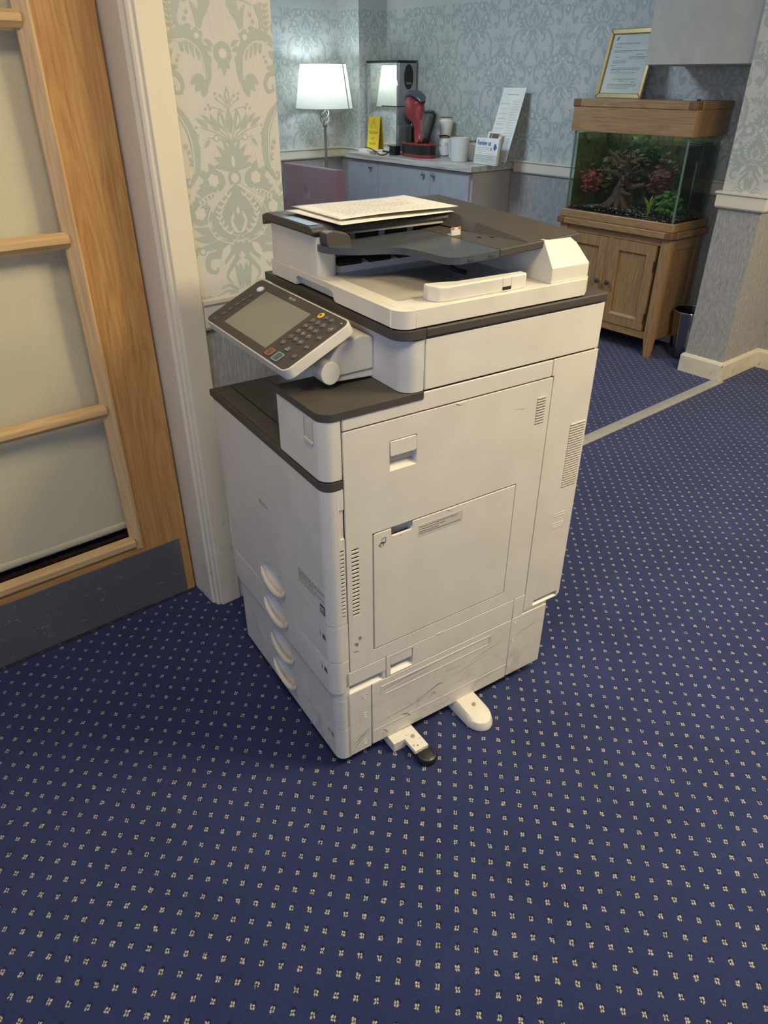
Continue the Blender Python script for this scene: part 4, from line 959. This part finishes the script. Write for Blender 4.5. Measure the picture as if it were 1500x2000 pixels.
sect([(.150, .292, .014, .020), (.150, .268, .030, .036), (.125, .236, .036, .040), (.092, .216, .020, .02)], 'pod_holder', BLACK)
MB().lathe([(.010, -.008), (.013, 0), (.010, .014)], 14, (0, .100, .206)).build('nozzle', CHROME, cf)
MB().prism(rrect(.050, .125, .094, .195, .006, 2), lambda a, b, d: (d, a, b), -.036, .036).build('splash_guard', BLACK, cf, bevel=.003)
MB().prism(ell(0, .092, .052, .048, 20), XY, .094, .101).build('drip_grid', BLACK, cf)
TANKG = m_thin_glass('tank_clear', (.80, .83, .85), .12)
tk = [(-.070, .098), (-.095, .100), (-.135, .160), (-.170, .225), (-.188, .270), (-.184, .285), (-.165, .290), (-.105, .292), (-.078, .288), (-.068, .22)]
MB().prism(tk, lambda a, b, d: (d, a, b), -.040, .040).build('water_tank', TANKG, cf, bevel=.004)
MB().tube([(0, a, b) for a, b in ((-.068, .291), (-.12, .296), (-.172, .294), (-.194, .278), (-.190, .262), (-.165, .200), (-.125, .130), (-.095, .094), (-.072, .090))], .010, 8).build('tank_frame', BLACK, cf)
tag(MB().tube(catmull([Vector(p) for p in ((3.955, 4.225, .952), (3.975, 4.175, .936), (4.0, 4.125, .945), (4.01, 4.100, .995), (4.0, 4.115, 1.045), (4.0, 4.16, 1.066), (3.985, 4.222, 1.062))], 8), .0042, 8).build('power_cable', BLACK), 'black cable looping from the back of the coffee machine', 'cable')
tag(MB().tube(catmull([Vector(p) for p in ((3.84, 4.905, .955), (3.832, 4.84, .952), (3.785, 4.72, .945), (3.775, 4.64, .9225), (3.79, 4.59, .930), (3.845, 4.60, .955), (3.862, 4.61, .962))], 8), .0042, 8).build('mains_lead', BLACK), 'black mains lead draped before the caution sign', 'cable')
# ---- jars, mug, jug
WOODL = m_wood('lid_wood', 0, (.16, .09, .045), (.24, .14, .075), (.30, .19, .10))
def jar(x, y, z, prof, label, lid_r, lid_h, name='storage_jar', mark=False):
    t = thing(name, label, 'jar', (x, y, z), 0, 'white storage jars on the worktop')
    MB().lathe(prof, 24).build('body', WHITE, t)
    h = prof[-1][1]
    MB().lathe([(lid_r*.95, 0), (lid_r, .003), (lid_r, lid_h), (lid_r*.9, lid_h+.003), (.001, lid_h+.003)], 24, (0, 0, h-.001)).build('lid', WOODL, t)
    if mark:
        r_ = prof[2][0]+.0006; mb = MB(); dashes(mb, lambda a, b, d: (-r_*cos(a/r_), r_*sin(a/r_), .075+b), -.013, .013, 0, .005, 3, .008); mb.build('name_print', INK, t, smooth=0, recalc=False)
    return t
low = [(.046, 0), (.050, .004), (.050, .10), (.044, .118), (.040, .122), (.040, .130)]
jar(4.085, 4.262, WT, low, 'white ceramic storage jar with black print, under the upper jar', .046, .008, mark=True)
upj = [(.036, 0), (.038, .004), (.052, .085), (.052, .094), (.044, .099), (.044, .112)]
jar(4.085, 4.262, WT+.1415, upj, 'tapered white ceramic jar standing on another jar', .046, .006)
jar(4.085, 4.140, WT, [(.050, 0), (.054, .004), (.054, .115), (.046, .124), (.044, .126), (.044, .132)], 'white ceramic storage jar behind the handle of the frosted jug', .052, .008)
jar(4.055, 3.955, WT, [(.042, 0), (.045, .004), (.045, .088), (.043, .098), (.037, .103), (.037, .118)], 'small white ceramic storage jar beside the frosted jug', .040, .006)
FRO = NT('frosted_plastic'); FRO.set(Base_Color=(.80, .82, .80), Roughness=.5); FRO.b.inputs['Transmission Weight'].default_value = .35; FRO.b.inputs['IOR'].default_value = 1.2
jg = thing('measuring_jug', 'frosted plastic jug standing in front of the jars', 'jug', (3.935, 3.960, WT))
MB().lathe([(.054, 0), (.058, .003), (.070, .150), (.067, .150), (.055, .006), (.001, .005)], 28, cap=False).build('body', FRO.m, jg)
MB().tube(catmull([Vector(p) for p in ((0, .066, .140), (0, .096, .138), (0, .104, .120), (0, .098, .05), (0, .090, .022), (0, .078, .020), (0, .070, .045))], 5), .006, 8).build('handle', FRO.m, jg)
# ---- leaflets
CLR = m_thin_glass('clear_acrylic', (.95, .97, .97), .06)
lf = thing('leaflet_holder', 'clear acrylic holder with a tall printed notice leaning back', 'leaflet holder', (4.02, 3.672, WT), radians(-4))
lean = .30
LFn = lambda a, b, d: (-.030+b*lean+d, -a, .012+b*.95)
MB().prism(rect(-.112, .112, 0, .33), LFn, .006, .009).build('back_plate', CLR, lf)
MB().prism(rect(-.112, .112, 0, .16), LFn, -.028, -.025).build('front_plate', CLR, lf)
MB().prism(rect(-.112, .112, 0, .003), LFn, -.028, .009).build('floor_plate', CLR, lf)
nt = thing('printed_notice', 'tall white printed notice in the clear holder', 'notice', (4.02, 3.672, WT), radians(-4))
MB().prism(rect(-.104, .106, .004, .458), LFn, .001, .004).build('sheet', PAPER, nt)
mb = MB(); fn = lambda a, b, d: LFn(a, b, .0004)
for k in range(7): dashes(mb, fn, -.085, -.005 if k not in (1, 4) else -.03, .36-k*.030, .003, k, .012)
for k in range(14): dashes(mb, fn, .015, .090, .375-k*.016, .0025, 40+k, .012)
dashes(mb, fn, -.05, .055, .415, .006, 77, .02)
pq_o = mb.build('print_line', plain('faint_ink', (.45, .44, .46), .7), nt, smooth=0, recalc=False)
mb = MB()
for k in range(3): dashes(mb, fn, -.085, -.02, .27-k*.018, .003, 90+k, .015)
mb.build('red_print', plain('faint_red', (.60, .33, .32), .7), nt, smooth=0, recalc=False)
lc = thing('leaflet_card', 'small dark picture leaflet in front of the printed notice', 'leaflet', (3.985, 3.700, WT), radians(-4))
LCn = lambda a, b, d: (-.026+b*lean+d, -a, .012+b*.95)
MB().prism(rect(-.075, .060, .004, .190), LCn, 0, .002).build('card', PAPER, lc)
MB().prism(rect(-.055, .035, .135, .180), LCn, -.0006, 0).build('picture', plain('leaflet_picture', (.12, .11, .10), .5), lc)
MB().prism(rect(-.038, -.030, .135, .180), LCn, -.0010, -.0005).build('picture_stripe', plain('leaflet_tan', (.45, .38, .28), .5), lc)
MB().prism(rect(.038, .052, .160, .180), LCn, -.0006, 0).build('orange_tab', plain('leaflet_orange', (.66, .33, .14), .5), lc)
rv = thing('review_card', 'white review us card stack in a clear holder at the worktop end', 'card', (3.915, 3.675, WT), radians(-3))
RVn = lambda a, b, d: (-.018+b*.14+d, -a, .002+b)
MB().prism(rect(-.112, .104, .0, .158), RVn, 0, .022).build('card_stack', PAPER, rv, bevel=.0006)
BLU = plain('print_blue', (.06, .12, .40), .5)
mb = MB(); text(mb, 'Review us', .040, lambda a, b, d: RVn(a-.098, b+.128, -.0006), 'LEFT', .80, .0012); mb.build('lettering', BLU, rv, smooth=0, recalc=False)
mb = MB().prism(ell(.074, .108, .013, .020, 16), RVn, -.0008, -.0002).prism([(.080, .093), (.094, .106), (.080, .121)], RVn, -.0010, -.0002); mb.build('blue_mark', BLU, rv)
MB().prism(ell(.040, .094, .007, .009, 10), RVn, -.0008, -.0002).build('green_mark', plain('print_green', (.25, .32, .16), .5), rv)
mb = MB()
for k in range(8): dashes(mb, lambda a, b, d: RVn(a, b, -.0005), -.098, (.028, .02, .0, .075, .08, .06, .08, .03)[k], .100-k*.0115, .0035, k, .012)
pl_o = mb.build('print_line', plain('faint_ink', (.45, .44, .46), .7), rv, smooth=0, recalc=False); pl_o['kind'] = 'stuff'; pq_o['kind'] = 'stuff'
MB().prism(rect(-.114, .106, 0, .06), RVn, -.004, -.0015).build('holder_front', CLR, rv); MB().prism(rect(-.114, .106, -.0015, .0005), RVn, -.004, .026).build('holder_floor', CLR, rv)

# ---- floor lamp
lp = thing('floor_lamp', 'lit floor lamp with white tapered shade and twisted metal stem', 'lamp', (3.565, 5.05, 0))
LM = plain('lamp_metal', (.33, .31, .28), .35, .8)
MB().lathe([(.13, 0), (.135, .006), (.13, .016), (.05, .024), (.014, .032)], 32).build('base', LM, lp)
MB().tube([(0, 0, .03), (0, 0, 1.105)], .0105, 12).build('pole', LM, lp)
for k in range(4):
    pts = []
    for i in range(21):
        q = i/20; a = 2*pi*(k/4)+pi*1.1*q; r_ = .006+.030*sin(pi*q)**.85; pts.append((r_*cos(a), r_*sin(a), 1.108+.125*q))
    MB().tube(pts, .0052, 8).build('twist_strand', STEEL, lp)
MB().lathe([(.012, 0), (.019, .004), (.019, .012), (.012, .016)], 16, (0, 0, 1.098)).build('collar', LM, lp)
MB().tube([(0, 0, 1.228), (0, 0, 1.30)], .009, 10).build('lamp_holder', LM, lp)
MB().lathe([(.012, 0), (.030, .03), (.036, .06), (.026, .09), (.001, .10)], 20, (0, 0, 1.30), cap=False).build('bulb', m_emit('bulb', (.9, .97, 1), 5), lp)
sh = NT('lamp_shade'); out = sh.n['Material Output']; sh.n.remove(sh.b)
df = sh.node('ShaderNodeBsdfDiffuse'); df.inputs[0].default_value = (.85, .86, .82, 1); tl = sh.node('ShaderNodeBsdfTranslucent'); tl.inputs[0].default_value = (.80, .78, .66, 1)
wv = sh.noise(sh.scale(sh.coord(), (200, 200, 30)), 1, 2); mxs = sh.node('ShaderNodeMixShader'); sh.put(mxs.inputs[0], sh.math('ADD', .48, sh.math('MULTIPLY', wv, .1)))
sh.t.links.new(df.outputs[0], mxs.inputs[1]); sh.t.links.new(tl.outputs[0], mxs.inputs[2]); sh.t.links.new(mxs.outputs[0], out.inputs[0])
MB().lathe([(.214, 1.222), (.168, 1.505)], 48, cap=False).build('shade', sh.m, lp)
for r_, z in ((.2145, 1.222), (.1685, 1.505)): MB().tube([(r_*cos(2*pi*i/40), r_*sin(2*pi*i/40), z) for i in range(40)], .0022, 6, closed=True).build('shade_rim', plain('shade_trim', (.55, .54, .48), .7), lp)
sa = radians(-67)
MB().add([((r_+.001)*cos(sa+q/r_*.008), (r_+.001)*sin(sa+q/r_*.008), z) for r_, z in ((.214, 1.224), (.168, 1.503)) for q in (-1, 1)], [(0, 1, 3, 2)]).build('shade_seam', plain('shade_trim', (.55, .54, .48), .7), lp, smooth=0)
l = bpy.data.lights.new('floor_lamp_bulb', 'POINT'); l.energy = 5; l.color = (.78, .92, 1); l.shadow_soft_size = .05
lo = bpy.data.objects.new('floor_lamp_bulb', l); COL.objects.link(lo); lo.parent = lp; lo.location = (0, 0, 1.43)

# ---- dusky pink armchair, back to the sideboard
PK = NT('pink_upholstery'); n_ = PK.noise(PK.coord(), 500, 2); PK.set(Base_Color=PK.ramp(n_, [(.3, (.195, .098, .112)), (.7, (.24, .125, .14))]), Roughness=.8); PK.b.inputs['Sheen Weight'].default_value = .4; PK.bump(n_, .2, .001)
ac = thing('armchair', 'dusky pink upholstered armchair with tufted back by the floor lamp', 'armchair', (2.98, 4.90, 0))
bk = MB().grid(lambda a, b: (.305+.012*(1-abs(2*a-1)**6)*-1 - .018*sin(pi*b)*(1-abs(2*a-1)**4) + .018*sum(math.exp(-(((a-c)*.70)**2+((b-e)*.47)**2)/.0012) for c, e in ((.28, .28), (.5, .28), (.72, .28), (.5, .62))), -.35+.70*a, .40+.452*b), 40, 28)
bk.build('backrest_cushion', PK.m, ac)
MB().prism([(.305, .40), (.395, .34), (.400, .82), (.388, .85), (.32, .856), (.305, .848)], SX, -.352, .352).build('backrest', PK.m, ac, bevel=.012, seg=3)
for c, e in ((.28, .28), (.5, .28), (.72, .28)): MB().lathe([(.012, 0), (.009, .005), (.001, .007)], 12, fn=lambda x, y, z, c=c, e=e: (.303-z, -.35+.70*c+x, .40+.452*e+y)).build('button', PK.m, ac)
MB().box(-.30, .305, -.30, .30, .33, .47).build('seat', PK.m, ac, bevel=.03, seg=4)
for s_ in (-1,): pass
MB().box(-.30, .32, .30, .39, .20, .62).build('arm', PK.m, ac, bevel=.03, seg=4)
MB().box(-.30, .38, -.31, .31, .18, .34).build('base', PK.m, ac, bevel=.01)
for a in (-.24, .33):
    for b in (-.26, .26): MB().lathe([(.014, 0), (.022, .19)], 12, (a, b, 0)).build('leg', oakb(2), ac)

# ---- aquarium on its oak stand
st = thing('aquarium_stand', 'brown oak cabinet stand with two panelled doors under the aquarium', 'cabinet', (3.98, 2.535, 0)); sx, sy = 3.98, 2.535
X0, X1, Y0, Y1 = 3.80-sx, 4.14-sx, 2.160-sy, 2.910-sy
def leg(x, y, sxn, syn):
    w = .052
    tp_ = [(0, 0), (w, 0), (w, w), (0, w)]; 
    vs = []
    for z, k in ((0, .62), (.12, 1), (.665, 1)):
        for a, b in tp_: vs.append((x+sxn*a*k, y+syn*b*(k if z else k), z))
    MB().add(vs, [(0, 1, 2, 3), (8, 9, 10, 11)]+[(k*4+i, k*4+(i+1) % 4, k*4+4+(i+1) % 4, k*4+4+i) for k in range(2) for i in range(4)]).build('leg', oakb(2), st, bevel=.001)
for y, s_ in ((Y0, 1), (Y1, -1)):
    leg(X0, y, 1, s_); leg(X1, y, -1, s_)
MB().box(X0+.008, X0+.03, Y0+.05, Y1-.05, .625, .665).build('top_rail', oakb(1), st); MB().box(X0+.008, X0+.03, Y0+.05, Y1-.05, .100, .141).build('bottom_rail', oakb(1), st)
MB().box(X0+.008, X0+.03, 2.530-sy, 2.558-sy, .141, .625).build('mullion', oakb(2), st)
MB().box(X0+.06, X1-.03, Y0+.03, Y1-.03, .11, .65).build('carcass', oakb(2), st)
def panel_door(y0, y1, ky):
    d = MB().prism(rect(y0, y1, .143, .622), lambda a, b, d: (X0+.004+d, a, b), 0, .022, [rect(y0+.055, y1-.055, .205, .565)]).build('door', oakb(2), st, bevel=.0015)
    MB().box(X0+.016, X0+.024, y0+.05, y1-.05, .20, .57).build('door_panel', oakb(2), d)
    MB().prism([(X0+.002, .197), (X0+.006, .205), (X0+.016, .212), (X0+.016, .197)], lambda a, b, d: (a, d, b), y0+.052, y1-.052).build('panel_moulding', oakb(1), d)
    knob(d, X0+.004, ky, .376, plain('pewter', (.20, .19, .18), .3, .9), .015)
    hy = y0-.002 if abs(ky-y1) < abs(ky-y0) else y1+.002
    for z in (.215, .51): MB().box(X0+.002, X0+.008, hy-.004, hy+.004, z-.03, z+.03).build('hinge', plain('hinge_dark', (.10, .09, .08), .4, .8), d)
panel_door(2.236-sy, 2.528-sy, 2.508-sy); panel_door(2.560-sy, 2.850-sy, 2.580-sy)
MB().prism(rect(X0+.045, X1-.045, .13, .63), lambda a, b, d: (a, Y0+.010+d, b), 0, .02).build('side_panel', oakb(2), st)
for z0, z1 in ((.60, .665), (.10, .15)): MB().box(X0+.05, X1-.05, Y0+.004, Y0+.03, z0, z1).build('side_rail', oakb(0), st)
def slab(t, z0, z1, ov, end=True, bev=.003):
    m = MB().box(X0-ov+.045*0, X1+ov, Y0-ov+(.05 if end else 0), Y1+ov-(.05 if end else 0), z0, z1).build('board', oakb(1), t, bevel=bev)
    if end:
        DKO = m_wood('dark_oak_end', 2, (.11, .055, .022), (.17, .09, .04), (.23, .13, .06))
        for a0, a1 in ((Y0-ov, Y0-ov+.049), (Y1+ov-.049, Y1+ov)):
            MB().box(X0-ov, X0-ov+.05, a0, a1, z0, z1).build('joint_block', DKO, t, bevel=bev); MB().box(X0-ov+.051, X1+ov, a0, a1, z0, z1).build('board_end', oakb(0), t, bevel=bev)
slab(st, .666, .700, .018)
MB().prism(rect(X0-.008, X1+.008, Y0-.008, Y1+.008), XY, .700, .746, [rect(X0+.006, X1-.006, Y0+.006, Y1-.006)]).build('top_moulding', oakb(1), st, bevel=.006, seg=3)
MB().box(X0+.006, X1-.006, Y0+.006, Y1-.006, .700, .735).build('tank_shelf', oakb(1), st)
# tank
aq = thing('aquarium', 'glass fish tank with plants and driftwood on the oak stand', 'aquarium', (sx, sy, .735))
TX0, TX1, TY0, TY1, TH = 3.812-sx, 4.128-sx, 2.174-sy, 2.896-sy, .425
AG = m_thin_glass('aquarium_glass', (.90, .94, .91), .025); EDGE = plain('glass_edge', (.12, .20, .17), .15)
for nm, a in (('front_pane', (TX0, TX0+.005, TY0, TY1)), ('back_pane', (TX1-.005, TX1, TY0, TY1)), ('side_pane', (TX0+.005, TX1-.005, TY0, TY0+.005)), ('side_pane', (TX0+.005, TX1-.005, TY1-.005, TY1))):
    MB().box(*a, .001, TH).build(nm, AG, aq, smooth=0)
for x in (TX0+.003, TX1-.003):
    for y in (TY0+.003, TY1-.003): MB().box(x-.0042, x+.0042, y-.0042, y+.0042, .001, TH).build('silicone_edge', EDGE, aq, smooth=0)
MB().box(TX0+.006, TX1-.006, TY0+.006, TY1-.006, .382, .384).build('water_surface', m_thin_glass('water', (.86, .93, .88), .10), aq, smooth=0)
bd = NT('aquarium_backdrop'); o_ = bd.coord(); bn = bd.noise(bd.scale(o_, (17, 17, 10)), 1, 5, .7, 1.2); b2 = bd.noise(o_, 46, 4, .7)
bc = bd.ramp(bn, [(.30, (.010, .018, .009)), (.43, (.035, .095, .04)), (.50, (.22, .17, .055)), (.56, (.04, .11, .04)), (.63, (.08, .17, .08)), (.72, (.15, .06, .035))])
bd.set(Base_Color=bd.mix(bd.math('MULTIPLY', b2, .5), bc, (.005, .008, .005)), Roughness=.4)
MB().box(TX1-.010, TX1-.006, TY0+.006, TY1-.006, .002, TH-.01).build('backdrop', bd.m, aq, smooth=0)
MB().box(TX0+.03, TX1-.010, TY1-.010, TY1-.006, .002, TH-.01).build('end_backdrop', bd.m, aq, smooth=0)
r_ = random.Random(3)
def pebble(mb, x, y, z, s):
    vs = [(x+s*a*r_.uniform(.7, 1.2), y+s*b*r_.uniform(.7, 1.2), z+s*.7*c*r_.uniform(.7, 1.2)) for a, b, c in ((1, 0, 0), (0, 1, 0), (-1, 0, 0), (0, -1, 0), (0, 0, 1), (0, 0, -1))]
    mb.add(vs, [(0, 1, 4), (1, 2, 4), (2, 3, 4), (3, 0, 4), (1, 0, 5), (2, 1, 5), (3, 2, 5), (0, 3, 5)])
gd, gl = MB(), MB()
def bed(y): return .030+.012*sin(y*9+1)
for i in range(2600):
    y = r_.uniform(TY0+.012, TY1-.012); x = r_.choice((TX0+.012+r_.random()**2*.28, r_.uniform(TX0+.012, TX1-.018)))
    z = bed(y)*(r_.random()**.4) if x < TX0+.03 or y < TY0+.03 else bed(y)-.003*r_.random()
    pebble(gd if r_.random() < .86 else gl, x, y, max(.006, z), r_.uniform(.004, .008))
MB().grid(lambda a, b: (TX0+.012+a*(TX1-TX0-.026), TY0+.012+b*(TY1-TY0-.024), bed(TY0+b*(TY1-TY0))-.004), 4, 24).build('gravel_bed', BLACK, aq)
g = gd.build('dark_gravel', plain('gravel_dark', (.020, .018, .017), .3), aq, smooth=0); g['kind'] = 'stuff'
g = gl.build('pale_gravel', plain('gravel_pale', (.42, .40, .36), .4), aq, smooth=0); g['kind'] = 'stuff'
DW = m_wood('driftwood_bark', 2, (.035, .018, .010), (.095, .045, .020), (.17, .085, .038), .7, 3)
def branch(pts, rr, par): MB().tube(catmull([Vector(p) for p in pts], 5), [rr[0]+(rr[1]-rr[0])*i/(5*(len(pts)-1)) for i in range(5*(len(pts)-1)+1)], 9).build('branch', DW, par)
dwt = thing('driftwood', 'brown branching driftwood root standing inside the fish tank', 'driftwood', (3.95, 2.62, .768))
MB().tube(catmull([Vector(p) for p in ((0, -.01, -.004), (0, .005, .06), (.01, -.01, .12), (0, -.02, .17), (.02, -.01, .24), (.01, .02, .29))], 6), [.062-.042*(i/30)**.7 for i in range(31)], 12).build('trunk', DW, dwt)
for pts, rr in (([(-.01, 0, .08), (-.04, .05, .02), (-.06, .09, -.002)], (.028, .010)), ([(-.01, -.01, .07), (-.04, -.06, .02), (-.05, -.09, -.002)], (.028, .010)), ([(0, -.01, .13), (-.02, -.09, .12), (-.03, -.17, .14)], (.026, .010)), ([(0, -.02, .19), (-.03, .04, .26), (-.04, .09, .29)], (.020, .007)),
                ([(0, -.02, .20), (-.02, -.08, .25), (-.02, -.15, .27)], (.020, .006)), ([(0, 0, .16), (-.04, .07, .19), (-.04, .13, .19)], (.018, .005)), ([(-.02, 0, .05), (-.065, .02, .02), (-.085, .03, -.002)], (.024, .008)), ([(-.02, -.02, .05), (-.07, -.03, .02), (-.085, -.045, -.002)], (.024, .008)), ([(0, .0, .12), (-.06, -.05, .09), (-.075, -.12, .085)], (.02, .006)), ([(0, -.02, .22), (.0, .0, .29), (-.02, -.04, .33)], (.016, .005))): branch(pts, rr, dwt)
def plant(x, y, kind, n, h, col, label, w=.012, seed=0, spread=.05):
    q = random.Random(seed); t = thing('aquarium_plant', label, 'plant', (x, y, .735+.036), 0, 'water plants in the fish tank'); col_m = plain('leaf_%s' % kind, col, .45)
    for i in range(n):
        a = q.uniform(0, 2*pi); s_ = spread*q.uniform(.3, 1); hh = h*q.uniform(.55, 1); tx, ty = s_*cos(a), s_*sin(a)
        if kind.startswith('blade'):
            cl = catmull([Vector((0, 0, -.008)), Vector((tx*.4, ty*.4, hh*.6)), Vector((tx, ty, hh))], 4); pn = Vector((-sin(a), cos(a), 0)); mb = MB(); vs = []
            for k, c in enumerate(cl):
                ww = w*.5*sin(pi*min(.95, .15+.8*k/(len(cl)-1))); vs += [tuple(c+pn*ww), tuple(c-pn*ww)]
            mb.add(vs, [(2*k, 2*k+1, 2*k+3, 2*k+2) for k in range(len(cl)-1)]).build('leaf', col_m, t, recalc=False)
        else:
            st_ = [Vector((0, 0, -.008)), Vector((tx*.5, ty*.5, hh*.5)), Vector((tx, ty, hh))]
            if i % 2 == 0: MB().tube(catmull(st_, 4), .0018, 5).build('stem', plain('plant_stem', (.03, .025, .015), .6), t)
            for k in range(9):
                c = st_[2]*q.uniform(.55, 1.05)+Vector((q.uniform(-.014, .014), q.uniform(-.02, .02), q.uniform(-.02, .02)))*(w/.012); d1 = Vector((q.uniform(-1, 1), q.uniform(-1, 1), q.uniform(-.3, .8))).normalized()*w*1.3; d2 = d1.orthogonal().normalized()*w*.55
                MB().add([tuple(c-d1), tuple(c+d2), tuple(c+d1), tuple(c-d2)], [(0, 1, 2, 3)]).build('leaf', col_m, t, recalc=False, smooth=0)
plant(3.885, 2.805, 'red', 14, .20, (.26, .040, .032), 'red-leaved water plant at the far end of the fish tank', .014, 2, .06)
plant(3.93, 2.37, 'crimson', 20, .27, (.13, .025, .032), 'dark crimson water plant behind the yellow-green tuft in the tank', .016, 4, .075)
plant(3.855, 2.362, 'blade_lime', 18, .095, (.36, .42, .05), 'yellow-green grassy tuft at the front of the fish tank', .009, 5, .045)
plant(3.89, 2.262, 'green', 12, .10, (.06, .17, .03), 'low bright green bushy plant in the near corner of the tank', .020, 6, .05)
plant(4.055, 2.50, 'deepgreen', 20, .33, (.022, .075, .026), 'tall dark green bushy plant behind the driftwood', .022, 8, .055)
plant(4.05, 2.79, 'olive', 16, .28, (.15, .13, .035), 'tall olive plant behind the red plant in the tank', .022, 9, .055)
plant(4.065, 2.65, 'mossgreen', 20, .36, (.04, .12, .04), 'tall mossy green plant rising behind the driftwood trunk', .022, 12, .045)
plant(3.935, 2.585, 'brown', 22, .31, (.10, .062, .040), 'brown feathery plant growing over the driftwood in the tank', .016, 15, .085)
fb = thing('aquarium_filter', 'black box filter on the back glass at the near end of the tank', 'filter', (4.06, 2.235, .80))
MB().box(-.048, .046, -.040, .060, .0, .325).build('housing', BLACK, fb, bevel=.004)
for z in (.10, .20): MB().box(-.0495, .047, -.042, .062, z, z+.006).build('seam', GAP, fb)
tag(MB().tube([(3.972, 2.195, .80), (3.972, 2.195, 1.04)], .0055, 10).build('tank_heater', m_thin_glass('heater_glass', (.75, .85, .80), .3)), 'slim glass heater tube beside the black filter in the tank', 'heater')
hdm = thing('aquarium_hood', 'brown oak hood covering the top of the fish tank', 'aquarium hood', (sx, sy, 0))
MB().prism(rect(X0-.004, X1+.004, Y0-.004, Y1+.004), XY, 1.1605, 1.283, [rect(X0+.016, X1-.014, Y0+.016, Y1-.016)]).build('fascia', oakb(1), hdm, bevel=.002)
MB().box(X0+.016, X1-.014, Y0+.016, Y1-.016, 1.27, 1.283).build('inner_board', oakb(1), hdm)
slab(hdm, 1.283, 1.320, .008)
al = area('added_tank_fill', (0, 0, 1.262), (0, 0, 0), .12, .55, .8, (.95, 1, .85)); al.rotation_euler = (0, 0, 0); al.parent = hdm  # added light with no visible source, brightens the tank from under the hood
MB().box(X0+.05, X0+.09, -.336, -.262, 1.3205, 1.329).build('lid_handle', STEEL, hdm, bevel=.001)

# ---- framed certificate leaning on the wall, on the hood
fr = thing('certificate_frame', 'gold framed certificate leaning on the wall on the aquarium hood', 'picture frame', (4.065, 2.800, 1.3205), radians(-3))
FRn = lambda a, b, d: (-.030+b*.22+d, -a, b*.976)
GOLD = plain('gold_frame', (.40, .29, .13), .42, .6)
fw, fh = .160, .345
for k, (q, nm) in enumerate((([(-fw, 0), (fw, 0), (fw-.024, .026), (-fw+.024, .026)], 'bottom'), ([(-fw, fh), (fw, fh), (fw-.024, fh-.026), (-fw+.024, fh-.026)], 'top'), ([(-fw, 0), (-fw, fh), (-fw+.024, fh-.026), (-fw+.024, .026)], 'l'), ([(fw, 0), (fw, fh), (fw-.024, fh-.026), (fw-.024, .026)], 'r'))):
    MB().prism(q, FRn, -.008, .010).build('frame_rail', GOLD, fr, bevel=.004, seg=3)
MB().prism(rect(-fw+.022, fw-.022, .024, fh-.024), FRn, .004, .008).build('certificate', PAPER, fr)
MB().prism(rect(-fw+.022, fw-.022, .024, fh-.024), FRn, -.001, .0005).build('glazing', m_thin_glass('frame_glass', (.95, .97, .97), .06), fr, smooth=0)
mb = MB(); fn = lambda a, b, d: FRn(a, b, .0034)
text(mb, "Certificate of Employers' Liability", .0125, lambda a, b, d: fn(a-.112, b+.272, 0), 'LEFT'); text(mb, 'Insurance', .0125, lambda a, b, d: fn(a-.112, b+.256, 0), 'LEFT')
for k, (a0, a1, y) in enumerate(((-.11, .11, .236), (-.11, .02, .229), (.05, .095, .217), (-.10, -.06, .205), (0, .115, .205), (0, .11, .198), (-.105, -.01, .185), (-.105, -.015, .177), (-.115, -.075, .162), (-.1, .1, .150), (-.1, .095, .143), (-.1, -.04, .136), (-.1, .07, .126), (-.07, .09, .095), (-.03, .01, .085), (.06, .085, .080), (-.1, .1, .068), (-.1, .095, .061), (-.1, .05, .05))):
    dashes(mb, fn, a0, a1, y, .0028, k, .012)
mb.build('print_line', INKG, fr, smooth=0, recalc=False)
mb = MB().prism([(-.112, .288), (-.1, .288), (-.094, .308), (-.1, .303), (-.104, .306), (-.109, .300)], FRn, .0032, .0038); mb.build('crest', plain('crest_olive', (.22, .20, .12), .6), fr)
MB().prism([(.0, 0), (.075, -.0), (.073, .006), (.02, .14), (.016, .14)], lambda a, b, d: (a-.01+.0, d, b), -.02, .02).build('strut', INK, fr)

# ---- grey wall cupboard above the near half of the hood
wcb = thing('wall_cupboard', 'plain grey painted wall cupboard fixed beside the papered stub wall', 'cupboard', (3.985, 2.21, 1.474))
GRY = plain('cupboard_grey', (.44, .425, .39), .5)
MB().box(-.165, .183, -.286, .286, 0, .80).build('carcass', GRY, wcb, bevel=.002)
MB().box(-.185, -.166, -.286, .288, .004, .80).build('door', GRY, wcb, bevel=.0015)
# ---- metal waste bin
wbn = thing('waste_bin', 'polished metal waste bin between the aquarium stand and the wall stub', 'bin', (4.01, 2.052, 0))
MB().lathe([(.075, 0), (.084, .002), (.103, .27), (.101, .27), (.082, .006), (.001, .006)], 40, cap=False).build('body', plain('bin_metal', (.42, .42, .42), .14, 1), wbn)
MB().tube([(.1035*cos(2*pi*i/40), .1035*sin(2*pi*i/40), .27) for i in range(40)], .0028, 8, closed=True).build('rim', CHROME, wbn)
